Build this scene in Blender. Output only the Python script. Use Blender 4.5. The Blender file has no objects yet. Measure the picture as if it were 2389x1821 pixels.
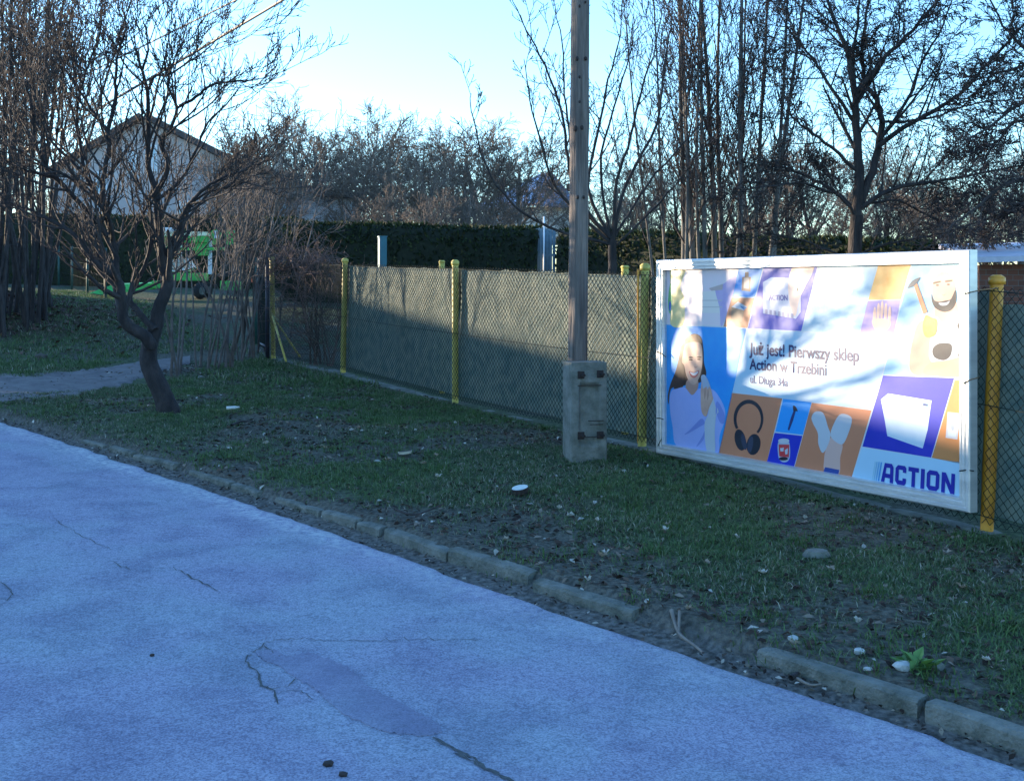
import bpy, bmesh, math, random
import numpy as np
from mathutils import Vector, Matrix

# ------------------------------------------------------------------ camera, light, exposure
scene = bpy.context.scene
C = scene.collection
F, CX, CY, HC = 2850.0, 1194.5, 674.0, 1.75      # focal length and horizon in photo pixels, eye height
cam_d = bpy.data.cameras.new('camera'); cam = bpy.data.objects.new('camera', cam_d); C.objects.link(cam)
cam.location = (0, 0, HC); cam.rotation_euler = (math.radians(90), 0, 0)
cam_d.sensor_fit = 'HORIZONTAL'; cam_d.sensor_width = 36.0; cam_d.lens = 36.0*F/2389.0
cam_d.shift_y = -(910.5-CY)/2389.0
cam_d.clip_start = 0.05; cam_d.clip_end = 2000
scene.camera = cam

SUN_EL = math.radians(6.6)
SUN_H = Vector((-0.888, 0.459, 0)).normalized()          # horizontal direction towards the sun
world = bpy.data.worlds.new('World'); scene.world = world; world.use_nodes = True
wn = world.node_tree.nodes; wl = world.node_tree.links
bg = wn['Background']; bg.inputs['Strength'].default_value = 0.15
sky = wn.new('ShaderNodeTexSky'); sky.sky_type = 'NISHITA'; sky.sun_disc = False
sky.sun_elevation = SUN_EL; sky.sun_rotation = math.atan2(SUN_H.x, SUN_H.y)
sky.air_density = 1.0; sky.dust_density = 0.3; sky.ozone_density = 3.6; sky.altitude = 300
wl.new(sky.outputs[0], bg.inputs['Color'])
sun_d = bpy.data.lights.new('sun', 'SUN'); sun_d.energy = 2.8; sun_d.angle = math.radians(0.55); sun_d.color = (1.0, 0.80, 0.56)
sun = bpy.data.objects.new('sun', sun_d); C.objects.link(sun)
sd = (SUN_H*math.cos(SUN_EL) + Vector((0, 0, math.sin(SUN_EL))))
sun.rotation_euler = sd.to_track_quat('Z', 'Y').to_euler(); sun.location = (-20, 10, 20)
scene.view_settings.view_transform = 'Standard'; scene.view_settings.look = 'None'
scene.view_settings.gamma = 1.0; scene.view_settings.use_curve_mapping = False
scene.view_settings.exposure = 2.6

random.seed(7); np.random.seed(7)
rng = np.random.default_rng(11)

# ------------------------------------------------------------------ helpers
def P(px, py, depth):
    return Vector(((px-CX)/F*depth, depth, HC-(py-CY)/F*depth))

def tag(o, label=None, cat=None, group=None, kind=None):
    if label: o['label'] = label
    if cat: o['category'] = cat
    if group: o['group'] = group
    if kind: o['kind'] = kind
    return o

def empty(name, loc, label=None, cat=None, group=None, kind=None):
    o = bpy.data.objects.new(name, None); C.objects.link(o); o.location = loc
    o.empty_display_size = 0.2
    return tag(o, label, cat, group, kind)

def link(name, me, mat=None, parent=None, keep=True):
    o = bpy.data.objects.new(name, me); C.objects.link(o)
    if mat is not None:
        if isinstance(mat, (list, tuple)):
            for m in mat: me.materials.append(m)
        elif not me.materials: me.materials.append(mat)
    if parent is not None:
        o.parent = parent
        if keep: o.matrix_parent_inverse = Matrix.LocRotScale(wloc(parent), None, None).inverted()
    return o

def wloc(o):                                   # parents only carry a translation here
    v = Vector(o.location)
    return v if o.parent is None else (v + (Vector((0,0,0))))

def np_mesh(name, V, Q, smooth=False, col=None):
    V = np.asarray(V, dtype=np.float32); Q = np.asarray(Q, dtype=np.int32)
    k = Q.shape[1]; n = len(Q)
    me = bpy.data.meshes.new(name)
    me.vertices.add(len(V)); me.vertices.foreach_set('co', V.ravel())
    me.loops.add(n*k); me.loops.foreach_set('vertex_index', Q.ravel())
    me.polygons.add(n); me.polygons.foreach_set('loop_start', np.arange(0, n*k, k, dtype=np.int32))
    if smooth: me.polygons.foreach_set('use_smooth', np.ones(n, dtype=bool))
    me.update(calc_edges=True)
    if col is not None:
        a = me.color_attributes.new('Col', 'FLOAT_COLOR', 'POINT')
        a.data.foreach_set('color', np.asarray(col, dtype=np.float32).ravel())
    return me

def bm_mesh(name, bm, smooth=False):
    me = bpy.data.meshes.new(name); bmesh.ops.recalc_face_normals(bm, faces=bm.faces[:]); bm.to_mesh(me); bm.free()
    if smooth:
        for p in me.polygons: p.use_smooth = True
    return me

def add_box(bm, c, size, rot=None, bevel=0.0):
    M = Matrix.Translation(c) @ (rot.to_4x4() if rot else Matrix()) @ Matrix.Diagonal((*size, 1))
    r = bmesh.ops.create_cube(bm, size=1, matrix=M)
    if bevel:
        es = set(e for v in r['verts'] for e in v.link_edges)
        bmesh.ops.bevel(bm, geom=list(es), offset=bevel, segments=2, affect='EDGES', profile=0.6)

def box_obj(name, c, size, mat, parent=None, rot=None, bevel=0.0):
    bm = bmesh.new(); add_box(bm, c, size, rot, bevel)
    return link(name, bm_mesh(name, bm), mat, parent)

def add_cyl(bm, a, b, r0, r1=None, seg=10, caps=True):
    a = Vector(a); b = Vector(b); d = b-a
    if r1 is None: r1 = r0
    M = Matrix.Translation((a+b)/2) @ d.to_track_quat('Z', 'Y').to_matrix().to_4x4()
    bmesh.ops.create_cone(bm, cap_ends=caps, segments=seg, radius1=r0, radius2=r1, depth=d.length, matrix=M)

def cyl_obj(name, a, b, r0, mat, parent=None, r1=None, seg=10):
    bm = bmesh.new(); add_cyl(bm, a, b, r0, r1, seg)
    return link(name, bm_mesh(name, bm, True), mat, parent)

def value_noise(x, y, seed=0):
    def h(i, j):
        n = np.sin(i*127.1 + j*311.7 + seed*74.7)*43758.5453
        return n - np.floor(n)
    xi = np.floor(x); yi = np.floor(y); fx = x-xi; fy = y-yi
    fx = fx*fx*(3-2*fx); fy = fy*fy*(3-2*fy)
    return (h(xi, yi)*(1-fx)+h(xi+1, yi)*fx)*(1-fy) + (h(xi, yi+1)*(1-fx)+h(xi+1, yi+1)*fx)*fy
def fbm(x, y, seed=0, o=4):
    s = 0; a = .5
    for k in range(o):
        s = s + a*value_noise(x*2**k, y*2**k, seed+k); a *= .5
    return s/(1-.5**o)
def sstep(a, b, x):
    t = np.clip((x-a)/(b-a), 0, 1); return t*t*(3-2*t)

# ------------------------------------------------------------------ materials
def new_mat(name):
    m = bpy.data.materials.new(name); m.use_nodes = True
    nt = m.node_tree; return m, nt, nt.nodes['Principled BSDF']

def mat(name, c1, c2=None, scale=8.0, rough=0.8, bump=0.0, bscale=None, stretch=None, metal=0.0, lo=.35, hi=.65, spec=None, c3=None):
    m, nt, b = new_mat(name); N = nt.nodes; L = nt.links
    b.inputs['Roughness'].default_value = rough; b.inputs['Metallic'].default_value = metal
    if spec is not None: b.inputs['Specular IOR Level'].default_value = spec
    if c2 is None and not bump:
        b.inputs['Base Color'].default_value = (*c1, 1); return m
    tc = N.new('ShaderNodeTexCoord'); mp = N.new('ShaderNodeMapping')
    L.new(tc.outputs['Object'], mp.inputs['Vector'])
    if stretch: mp.inputs['Scale'].default_value = stretch
    nz = N.new('ShaderNodeTexNoise'); nz.inputs['Scale'].default_value = scale; nz.inputs['Detail'].default_value = 7; nz.inputs['Roughness'].default_value = .65
    L.new(mp.outputs[0], nz.inputs['Vector'])
    cr = N.new('ShaderNodeValToRGB'); cr.color_ramp.elements[0].position = lo; cr.color_ramp.elements[1].position = hi
    cr.color_ramp.elements[0].color = (*c1, 1); cr.color_ramp.elements[1].color = (*(c2 or c1), 1)
    if c3:
        e = cr.color_ramp.elements.new((lo+hi)/2); e.color = (*c3, 1)
    L.new(nz.outputs['Fac'], cr.inputs[0]); L.new(cr.outputs[0], b.inputs['Base Color'])
    if bump:
        n2 = N.new('ShaderNodeTexNoise'); n2.inputs['Scale'].default_value = bscale or scale*4; n2.inputs['Detail'].default_value = 6
        L.new(mp.outputs[0], n2.inputs['Vector'])
        bp = N.new('ShaderNodeBump'); bp.inputs['Strength'].default_value = bump; bp.inputs['Distance'].default_value = .02
        L.new(n2.outputs['Fac'], bp.inputs['Height']); L.new(bp.outputs[0], b.inputs['Normal'])
    return m

def col_mat(name, rough=.85, trans=0.0, spec=.2):
    m, nt, b = new_mat(name)
    a = nt.nodes.new('ShaderNodeVertexColor'); a.layer_name = 'Col'
    nt.links.new(a.outputs[0], b.inputs['Base Color']); b.inputs['Roughness'].default_value = rough
    b.inputs['Specular IOR Level'].default_value = spec
    if trans:
        tr = nt.nodes.new('ShaderNodeBsdfTranslucent'); nt.links.new(a.outputs[0], tr.inputs[0])
        mx = nt.nodes.new('ShaderNodeMixShader'); mx.inputs[0].default_value = trans
        out = nt.nodes['Material Output']
        nt.links.new(b.outputs[0], mx.inputs[1]); nt.links.new(tr.outputs[0], mx.inputs[2]); nt.links.new(mx.outputs[0], out.inputs[0])
    return m

M = {}
M['bark_dark'] = mat('bark_dark', (.016, .013, .014), (.050, .040, .038), 14, .9, .8, 40, (1, 1, .3))
M['bark_gnarled'] = mat('bark_gnarled', (.008, .0065, .008), (.034, .027, .027), 12, .9, 1.0, 30, (1, 1, .35))
M['bark_brown'] = mat('bark_brown', (.042, .031, .027), (.095, .068, .055), 6, .9)
M['bark_grey'] = mat('bark_grey', (.07, .066, .06), (.17, .16, .145), 9, .9, .5, 30, (1, 1, .3))
M['twig'] = mat('twig', (.032, .023, .023), (.072, .052, .048), 5, .85)
M['twig_pale'] = mat('twig_pale', (.10, .085, .072), (.22, .19, .16), 5, .8)
M['vine'] = mat('vine', (.07, .045, .042), (.15, .10, .09), 6, .9)
M['wood_pole'] = mat('wood_pole', (.05, .040, .036), (.20, .165, .145), 5, .85, .9, 14, (6, 6, .35), lo=.3, hi=.7)
M['concrete'] = mat('concrete', (.075, .085, .07), (.19, .20, .18), 7, .9, .5, 60)
M['concrete_dark'] = mat('concrete_dark', (.07, .08, .07), (.17, .18, .155), 6, .95, .5, 50)
M['kerb'] = mat('kerb', (.055, .065, .05), (.21, .215, .19), 7, .92, .9, 60, lo=.3, hi=.7)
M['yellow'] = mat('yellow', (.34, .27, .06), (.50, .40, .10), 9, .55, .15, 40, c3=(.44, .36, .08))
M['amber'] = mat('amber', (.50, .20, .02), (.62, .28, .03), 6, .45, .12, 30, c3=(.58, .25, .02))
M['rust'] = mat('rust', (.05, .02, .012), (.11, .05, .03), 30, .9)
M['wire'] = mat('wire', (.010, .017, .016), (.024, .034, .031), 30, .75, spec=.15)
M['green_metal'] = mat('green_metal', (.01, .05, .045), (.02, .075, .065), 10, .6)
M['dark_metal'] = mat('dark_metal', (.012, .014, .03), (.03, .03, .05), 10, .55)
M['blue_post'] = mat('blue_post', (.02, .11, .15), (.03, .15, .20), 5, .6)
M['alu'] = mat('alu', (.50, .52, .53), (.66, .67, .67), 3, .38, metal=.55, stretch=(1, 1, 6))
M['soil'] = mat('soil', (.045, .04, .034), (.10, .088, .072), 16, .95, .8, 50)
M['bolt'] = mat('bolt', (.012, .009, .009), (.03, .018, .015), 40, .8)

# ------------------------------------------------------------------ site geometry
D2 = Vector((-.583, 1, 0)).normalized()            # along the fence, away from the viewer
N2 = Vector((-D2.y, D2.x, 0))                      # from the fence towards the road
A_F, B_F = 7.31, -.583                             # fence line X = A_F + B_F*Y
GR = .0315
def s_of(x, y): return D2.x*x + D2.y*y
def p_of(x, y): return (A_F + B_F*y - x)*D2.y
def plane(x, y): return GR*s_of(x, y)
def on_road(px, py):
    t = (px-CX)/F; v = (py-CY)/F
    y = HC/(v + GR*(D2.x*t + D2.y)); return Vector((t*y, y, HC-v*y))
def on_fence(px, off=0.0):
    t = (px-CX)/F; a = A_F - off/D2.y; y = a/(t-B_F); return Vector((t*y, y, 0))
def sp_to_xy(s, p):
    # origin of the fence line at y=0 : (A_F,0)
    s0 = D2.x*A_F
    return A_F + D2.x*(s-s0) + N2.x*p, D2.y*(s-s0) + N2.y*p

EDGE_PX = [(0,986),(159,1037),(318,1092),(476,1145),(600,1187),(699,1221),(918,1297),(1076,1352),(1200,1396),(1299,1433),(1470,1492),(1739,1580),(2009,1664),(2387,1800)]
KERB_PX = [(190,1034),(254,1053),(403,1098),(533,1140),(746,1208),(880,1252),(1040,1309),(1229,1366),(1470,1447),(1766,1548),(2141,1677),(2389,1752)]
edge_w = [on_road(*q) for q in EDGE_PX]; kerb_w = [on_road(*q) for q in KERB_PX]
es = np.array([s_of(v.x, v.y) for v in edge_w]); ep = np.array([p_of(v.x, v.y) for v in edge_w])
ks = np.array([s_of(v.x, v.y) for v in kerb_w]); kp = np.array([p_of(v.x, v.y) for v in kerb_w])
o = np.argsort(es); es, ep = es[o], ep[o]; o = np.argsort(ks); ks, kp = ks[o], kp[o]
e_fit = np.polyfit(es, ep, 2); k_fit = np.polyfit(ks, kp, 2)
def edge_p(s): 
    s = np.asarray(s, float)
    base = np.where(s > es[-1], ep[-1]+(s-es[-1])*.30, np.where(s < es[0], ep[0]+(s-es[0])*.1, np.interp(s, es, ep)))
    return base
def kerb_p(s):
    s = np.asarray(s, float)
    k = np.interp(s, ks, kp)
    return np.where(s > ks[-1], edge_p(s)-.12, np.where(s < ks[0], kp[0]+(s-ks[0])*.1, k))

def ground(x, y):
    x = np.asarray(x, float); y = np.asarray(y, float)
    s = s_of(x, y); p = p_of(x, y)
    q = kerb_p(s) - p                                 # distance behind the kerb
    yc = np.minimum(y, 90.0)
    z = GR*(D2.x*np.clip(x, -60, 60) + D2.y*yc)
    near = sstep(60, 30, s)
    z = z + (.080*sstep(.02, .09, q) + .020*sstep(.2, 2.6, q))*1.0
    z = z - .035*sstep(.05, -.6, q)*sstep(-30, -1, -p+0*s)*0
    z = z + .55*sstep(18.5, 28, y)
    z = z + .50*np.exp(-(((x+10.2)/2.6)**2 + ((y-23.0)/2.4)**2))
    bump = (fbm(x*1.1, y*1.1, 3)-.5)*.10 + (fbm(x*5, y*5, 9)-.5)*.045
    z = z + bump*sstep(.05, .6, q)*sstep(-.15, -.5, -np.abs(p))
    z = z - .03*sstep(.0, -.35, kerb_p(s)-p+(-.05)) # sinks below the road sheet
    return z
def gz(x, y): return float(ground(x, y))
def on_ground(px, py, y0=5.0, y1=60.0):
    t = (px-CX)/F; v = (py-CY)/F
    ys = np.linspace(y0, y1, 1500); d = (HC-v*ys) - ground(t*ys, ys)
    i = int(np.argmax(d < 0)) if (d < 0).any() else len(ys)-1
    y = ys[i]; return Vector((t*y, y, gz(t*y, y)))

# terrain sheet in (s,p): fine near, coarse to the horizon
sv = np.concatenate([np.linspace(-400, -12, 10), np.linspace(-10, 1, 12), np.arange(1.2, 21, .09), np.linspace(21.2, 44, 90), np.linspace(46, 90, 20), np.linspace(100, 600, 9)])
pv = np.concatenate([np.linspace(-500, -60, 9), np.linspace(-52, -11, 24), np.linspace(-10, -.4, 24), np.arange(-.25, 6.2, .055), np.linspace(6.4, 16, 24), np.linspace(18, 40, 8), np.linspace(60, 400, 6)])
S, PP = np.meshgrid(sv, pv, indexing='ij'); X, Y = sp_to_xy(S, PP)
Z = ground(X, Y)
nr, nc = X.shape; idx = np.arange(nr*nc).reshape(nr, nc)
quads = np.stack([idx[:-1,:-1], idx[:-1,1:], idx[1:,1:], idx[1:,:-1]], -1).reshape(-1, 4)
# colour masks: R bare soil, G leaf litter, B dry/olive
q = kerb_p(S)-PP
n1 = fbm(X*.9+3, Y*.9, 21); n2 = fbm(X*2.3, Y*2.3, 33)
bare = np.clip(sstep(.5, .1, q) + sstep(.46, .62, n1)*.9, 0, 1)
lit = np.clip(np.exp(-(((X+10)/3.2)**2+((Y-23.0)/2.6)**2))*1.5, 0, 1)
gut = sstep(.10, -.02, q)*sstep(-1.2, -.6, q)
cols = np.stack([bare, lit, gut, np.ones_like(n1)], -1).reshape(-1, 4)
me = np_mesh('ground', np.stack([X, Y, Z], -1).reshape(-1, 3), quads, True, cols)
gm, nt, b = new_mat('ground_mat'); Nn, Ll = nt.nodes, nt.links
vc = Nn.new('ShaderNodeVertexColor'); vc.layer_name = 'Col'; sep = Nn.new('ShaderNodeSeparateColor'); Ll.new(vc.outputs[0], sep.inputs[0])
geo = Nn.new('ShaderNodeNewGeometry')
def noise_node(sc, det=6):
    n = Nn.new('ShaderNodeTexNoise'); n.inputs['Scale'].default_value = sc; n.inputs['Detail'].default_value = det; Ll.new(geo.outputs['Position'], n.inputs['Vector']); return n
def ramp(src, c1, c2, lo=.35, hi=.65):
    r = Nn.new('ShaderNodeValToRGB'); r.color_ramp.elements[0].position = lo; r.color_ramp.elements[1].position = hi
    r.color_ramp.elements[0].color = (*c1, 1); r.color_ramp.elements[1].color = (*c2, 1); Ll.new(src, r.inputs[0]); return r.outputs[0]
def mixc(f, a, b_):
    mx = Nn.new('ShaderNodeMix'); mx.data_type = 'RGBA'; Ll.new(f, mx.inputs[0]); Ll.new(a, mx.inputs[6]); Ll.new(b_, mx.inputs[7]); return mx.outputs[2]
g1 = ramp(noise_node(22).outputs['Fac'], (.036, .054, .032), (.095, .12, .065))
g2 = ramp(noise_node(30).outputs['Fac'], (.050, .050, .042), (.14, .135, .11))
g3 = ramp(noise_node(25).outputs['Fac'], (.03, .02, .018), (.12, .075, .055))
colr = mixc(sep.outputs[0], g1, g2); colr = mixc(sep.outputs[1], colr, g3)
g4 = ramp(noise_node(28).outputs['Fac'], (.07, .066, .058), (.19, .18, .165)); colr = mixc(sep.outputs[2], colr, g4)
Ll.new(colr, b.inputs['Base Color']); b.inputs['Roughness'].default_value = .95; b.inputs['Specular IOR Level'].default_value = .1
bp = Nn.new('ShaderNodeBump'); bp.inputs['Strength'].default_value = .9; bp.inputs['Distance'].default_value = .03
Ll.new(noise_node(45).outputs['Fac'], bp.inputs['Height']); Ll.new(bp.outputs[0], b.inputs['Normal'])
tag(link('ground', me, gm), kind='structure')

# ------------------------------------------------------------------ road
sv = np.concatenate([np.linspace(-60, -1, 30), np.arange(-.8, 22, .06), np.linspace(22.4, 60, 40)])
tv = np.concatenate([[0, .012, .04, .08, .13, .2, .3, .42], np.linspace(.6, 9.5, 40)])
S, T = np.meshgrid(sv, tv, indexing='ij')
jag = (fbm(S*3.2, S*0+.5, 5)-.5)*.10 + (fbm(S*4.5, S*0+.5, 6)-.5)*.03
wt = sstep(.5, 0, T)
X, Y = sp_to_xy(S, edge_p(S) + T + jag*wt)
Z = plane(X, Y) + .012 - .03*(T == 0) + (fbm(X*.7, Y*.7, 8)-.5)*.004
nr, nc = X.shape; idx = np.arange(nr*nc).reshape(nr, nc)
quads = np.stack([idx[:-1,:-1], idx[1:,:-1], idx[1:,1:], idx[:-1,1:]], -1).reshape(-1, 4)
edge_m = np.exp(-((T-.11)/.11)**2)*(.40+.60*sstep(4.5, 8.5, S))*(.55+.9*fbm(S*1.3, T*6, 51))
cols = np.stack([edge_m, sstep(2.2, .5, T), T*0, T*0+1], -1).reshape(-1, 4)
me = np_mesh('road', np.stack([X, Y, Z], -1).reshape(-1, 3), quads, False, cols)
def road_mat(name, c_lo, c_hi, speck, dust=True, rough=.85):
    global Nn, Ll, geo
    m, nt, b = new_mat(name); Nn, Ll = nt.nodes, nt.links
    geo = Nn.new('ShaderNodeNewGeometry')
    fine = noise_node(105, 3); mid = noise_node(34, 4); big = noise_node(1.1, 4)
    a = ramp(fine.outputs['Fac'], c_lo, c_hi, .41, .60)
    dk = tuple(v*.62 for v in c_lo); a2 = ramp(mid.outputs['Fac'], dk, c_hi, .3, .62)
    fac = Nn.new('ShaderNodeValue'); fac.outputs[0].default_value = .36
    c = mixc(fac.outputs[0], a, a2)
    av = [(x_+y_)/2 for x_, y_ in zip(c_lo, c_hi)]; bigc = ramp(big.outputs['Fac'], (av[0]*1.02, av[1]*.86, av[2]*1.05), (av[0]*1.0, av[1]*1.12, av[2]*1.08), .42, .60)
    fac2 = Nn.new('ShaderNodeValue'); fac2.outputs[0].default_value = .38
    c = mixc(fac2.outputs[0], c, bigc)
    st = noise_node(3.2, 5); stc = ramp(st.outputs['Fac'], (.66, .66, .74), (1.0, 1.0, 1.0), .34, .56); mm = Nn.new('ShaderNodeMix'); mm.data_type = 'RGBA'; mm.blend_type = 'MULTIPLY'; mm.inputs[0].default_value = .75; Ll.new(c, mm.inputs[6]); Ll.new(stc, mm.inputs[7]); c = mm.outputs[2]
    sk = noise_node(190, 2); skc = ramp(sk.outputs['Fac'], (.30, .30, .34), (1, 1, 1), .30, .42); mm = Nn.new('ShaderNodeMix'); mm.data_type = 'RGBA'; mm.blend_type = 'MULTIPLY'; mm.inputs[0].default_value = .8; Ll.new(c, mm.inputs[6]); Ll.new(skc, mm.inputs[7]); c = mm.outputs[2]
    if dust:
        vc = Nn.new('ShaderNodeVertexColor'); vc.layer_name = 'Col'; sp = Nn.new('ShaderNodeSeparateColor'); Ll.new(vc.outputs[0], sp.inputs[0])
        dn = noise_node(24, 8)
        mul = Nn.new('ShaderNodeMath'); mul.operation = 'MULTIPLY'; Ll.new(sp.outputs[0], mul.inputs[0])
        mr = Nn.new('ShaderNodeMapRange'); mr.inputs[1].default_value = .40; mr.inputs[2].default_value = .62; Ll.new(dn.outputs['Fac'], mr.inputs[0]); Ll.new(mr.outputs[0], mul.inputs[1]); mr.inputs[4].default_value = .62
        wh = Nn.new('ShaderNodeRGB'); wh.outputs[0].default_value = (.52, .54, .54, 1)
        c = mixc(mul.outputs[0], c, wh.outputs[0])
    Ll.new(c, b.inputs['Base Color']); b.inputs['Roughness'].default_value = rough; b.inputs['Specular IOR Level'].default_value = .35
    bp = Nn.new('ShaderNodeBump'); bp.inputs['Strength'].default_value = speck; bp.inputs['Distance'].default_value = .006
    Ll.new(fine.outputs['Fac'], bp.inputs['Height']); Ll.new(bp.outputs[0], b.inputs['Normal'])
    return m
M['road'] = road_mat('road_mat', (.095, .11, .155), (.42, .45, .53), 1.0)
M['patch'] = road_mat('patch_mat', (.13, .14, .20), (.27, .275, .36), .35, dust=False, rough=.7)
M['crack'] = mat('crack_mat', (.035, .04, .045), (.09, .10, .10), 40, .95)
road = tag(link('road', me, M['road']), kind='structure')
def road_z(x, y): return plane(x, y) + .012 + float((fbm(np.array(x*.7), np.array(y*.7), 8)-.5)*.004)
# darker asphalt repair, outline from the photograph, slightly proud
patch_px = [(598,1528),(640,1522),(668,1538),(720,1530),(770,1545),(800,1556),(838,1588),(862,1612),(900,1630),(960,1662),(1005,1685),(1028,1702),(1030,1716),(1000,1725),(955,1724),(900,1716),(862,1702),(800,1674),(770,1648),(735,1612),(690,1588),(655,1562),(610,1545)]
pts = []
for i in range(len(patch_px)):
    a, b_ = np.array(patch_px[i], float), np.array(patch_px[(i+1) % len(patch_px)], float)
    for k in range(8):
        q_ = a+(b_-a)*k/8 + rng.normal(0, 1.4, 2); w = on_road(*q_); pts.append(w)
bm = bmesh.new(); top_ = [bm.verts.new((w.x, w.y, road_z(w.x, w.y)+.004)) for w in pts]; low_ = [bm.verts.new((w.x, w.y, road_z(w.x, w.y)-.01)) for w in pts]
for i in range(len(pts)): bm.faces.new((top_[i], top_[(i+1) % len(pts)], low_[(i+1) % len(pts)], low_[i]))
bm.faces.new(top_)
link('asphalt_patch', bm_mesh('asphalt_patch', bm), M['patch'], road)
# cracks
def crack(px_pts, w=.010):
    L_ = []; 
    for a, b_ in zip(px_pts[:-1], px_pts[1:]):
        a = np.array(a, float); b_ = np.array(b_, float); n = max(3, int(np.linalg.norm(b_-a)/9))
        for k in range(n):
            L_.append(on_road(*(a+(b_-a)*k/n + rng.normal(0, 2.0, 2))))
    L_.append(on_road(*px_pts[-1]))
    V = []; Q = []
    for i, w0 in enumerate(L_):
        d = (L_[min(i+1, len(L_)-1)]-L_[max(i-1, 0)]); nrm = Vector((-d.y, d.x, 0)).normalized()
        ww = w*(.25+.75*rng.random())*(.35 if i in (0, len(L_)-1) else 1)
        for sgn in (-1, 1):
            v = w0+nrm*ww*.5*sgn; V.append((v.x, v.y, road_z(v.x, v.y)+.004))
        if i: Q.append((2*i-2, 2*i-1, 2*i+1, 2*i))
    link('crack', np_mesh('crack', V, Q), M['crack'], road)
crack([(1010,1728),(1050,1752),(1095,1775),(1130,1800),(1175,1822),(1210,1840)], .022)
crack([(1120,1798),(1090,1778),(1060,1766)], .02)
crack([(590,1530),(572,1545),(580,1560),(605,1580),(610,1610),(640,1620),(648,1650)], .012)
crack([(600,1524),(625,1502),(700,1496),(800,1502),(900,1500),(1000,1496),(1120,1502)], .007)
crack([(590,1530),(615,1512),(655,1540)], .01)
crack([(610,1608),(640,1612),(670,1608),(690,1590)], .008)
crack([(0,1366),(25,1380),(28,1392),(20,1404),(0,1402)], .010)
crack([(265,1318),(305,1336)], .012)
crack([(405,1330),(440,1345),(470,1362),(510,1385)], .012)
crack([(130,1215),(140,1225),(200,1260),(260,1290)], .006)
crack([(640,1626),(700,1618),(730,1640)], .006)

# kerb stones: each its own piece, one gap where stones are missing
kerb = empty('kerb', (0, 0, 0), kind='structure')
stones = [((190,1034),(240,1048)),((254,1053),(306,1068)),((310,1070),(403,1098)),((440,1108),(533,1140)),((536,1141),(600,1161)),((640,1172),(742,1206)),((750,1209),(828,1234)),((832,1236),(884,1253)),((896,1258),(1040,1309)),((1046,1311),(1231,1366)),((1243,1378),(1472,1450)),((1766,1548),(2138,1676)),((2158,1684),(2420,1773)),((2428,1776),(2760,1890))]
for i, (a, b_) in enumerate(stones):
    A, B = on_road(*a), on_road(*b_); d = (B-A); ln = d.length; d.normalize(); back = Vector((0,0,1)).cross(d)
    if back.dot(N2) > 0: back = -back
    h = (.045 if i < 6 else .060 if i < 9 else .072)+rng.normal(0, .005); th = .085
    bm = bmesh.new()
    n = max(4, int(ln/.07)); prof = [(0, -.12), (0, h-.012), (.012, h), (th-.012, h), (th, h-.012), (th, -.12)]
    rows = []
    tilt = rng.normal(0, .03) + (-.10 if i == 10 else 0)
    sink = (-.02 if i == 10 else 0)
    for k in range(n+1):
        c = A + d*(ln*k/n); row = []
        chip = rng.random(3)*.010*(rng.random() < .35)
        for j, (bx, bz) in enumerate(prof):
            e = .003 if k in (0, n) else 0
            jx = rng.normal(0, .0012); jz = rng.normal(0, .0012)
            if j in (1, 2): jz -= chip[0]; jx += chip[1]
            zz = bz - (e if j in (1,2,3,4) else 0) + jz + sink*(1-k/n) + tilt*(k/n-.5)*.25
            v = c + back*(bx+jx); row.append(bm.verts.new((v.x, v.y, v.z+zz)))
        rows.append(row)
    for r0, r1 in zip(rows[:-1], rows[1:]):
        for j in range(len(prof)-1): bm.faces.new((r0[j], r0[j+1], r1[j+1], r1[j]))
    bm.faces.new(rows[0]); bm.faces.new(rows[-1][::-1])
    link('kerb_stone', bm_mesh('kerb_stone', bm), M['kerb'], kerb)

# dirt drive entering on the left
M['dirt'] = mat('dirt_mat', (.075, .07, .075), (.15, .14, .14), 5, .95, .6, 40)
V = []; Q = []
path_px = [(-260,900,60),(-100,902,62),(0,903,62),(90,900,58),(180,894,52),(260,880,46),(330,862,36),(400,848,24),(450,838,14)]
pp = []
for i in range(len(path_px)-1):
    for k in range(8):
        a = np.array(path_px[i], float); b_ = np.array(path_px[i+1], float); pp.append(a+(b_-a)*k/8)
for i, (px, py, hw) in enumerate(pp):
    c = on_ground(px, py)
    for j in range(9):
        f_ = (j/4-1); e = rng.normal(0, 2.5) if j in (0, 8) else 0
        g = on_ground(px, py + f_*hw*.62 + e)
        V.append((g.x, g.y, g.z + (.014 if 0 < j < 8 else -.01)))
        if i and j: n = 9; Q.append(((i-1)*n+j-1, (i-1)*n+j, i*n+j, i*n+j-1))
tag(link('dirt_track', np_mesh('dirt_track', V, Q, True), M['dirt']), kind='structure')
PATH = np.array([(v[0], v[1]) for v in V])
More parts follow.
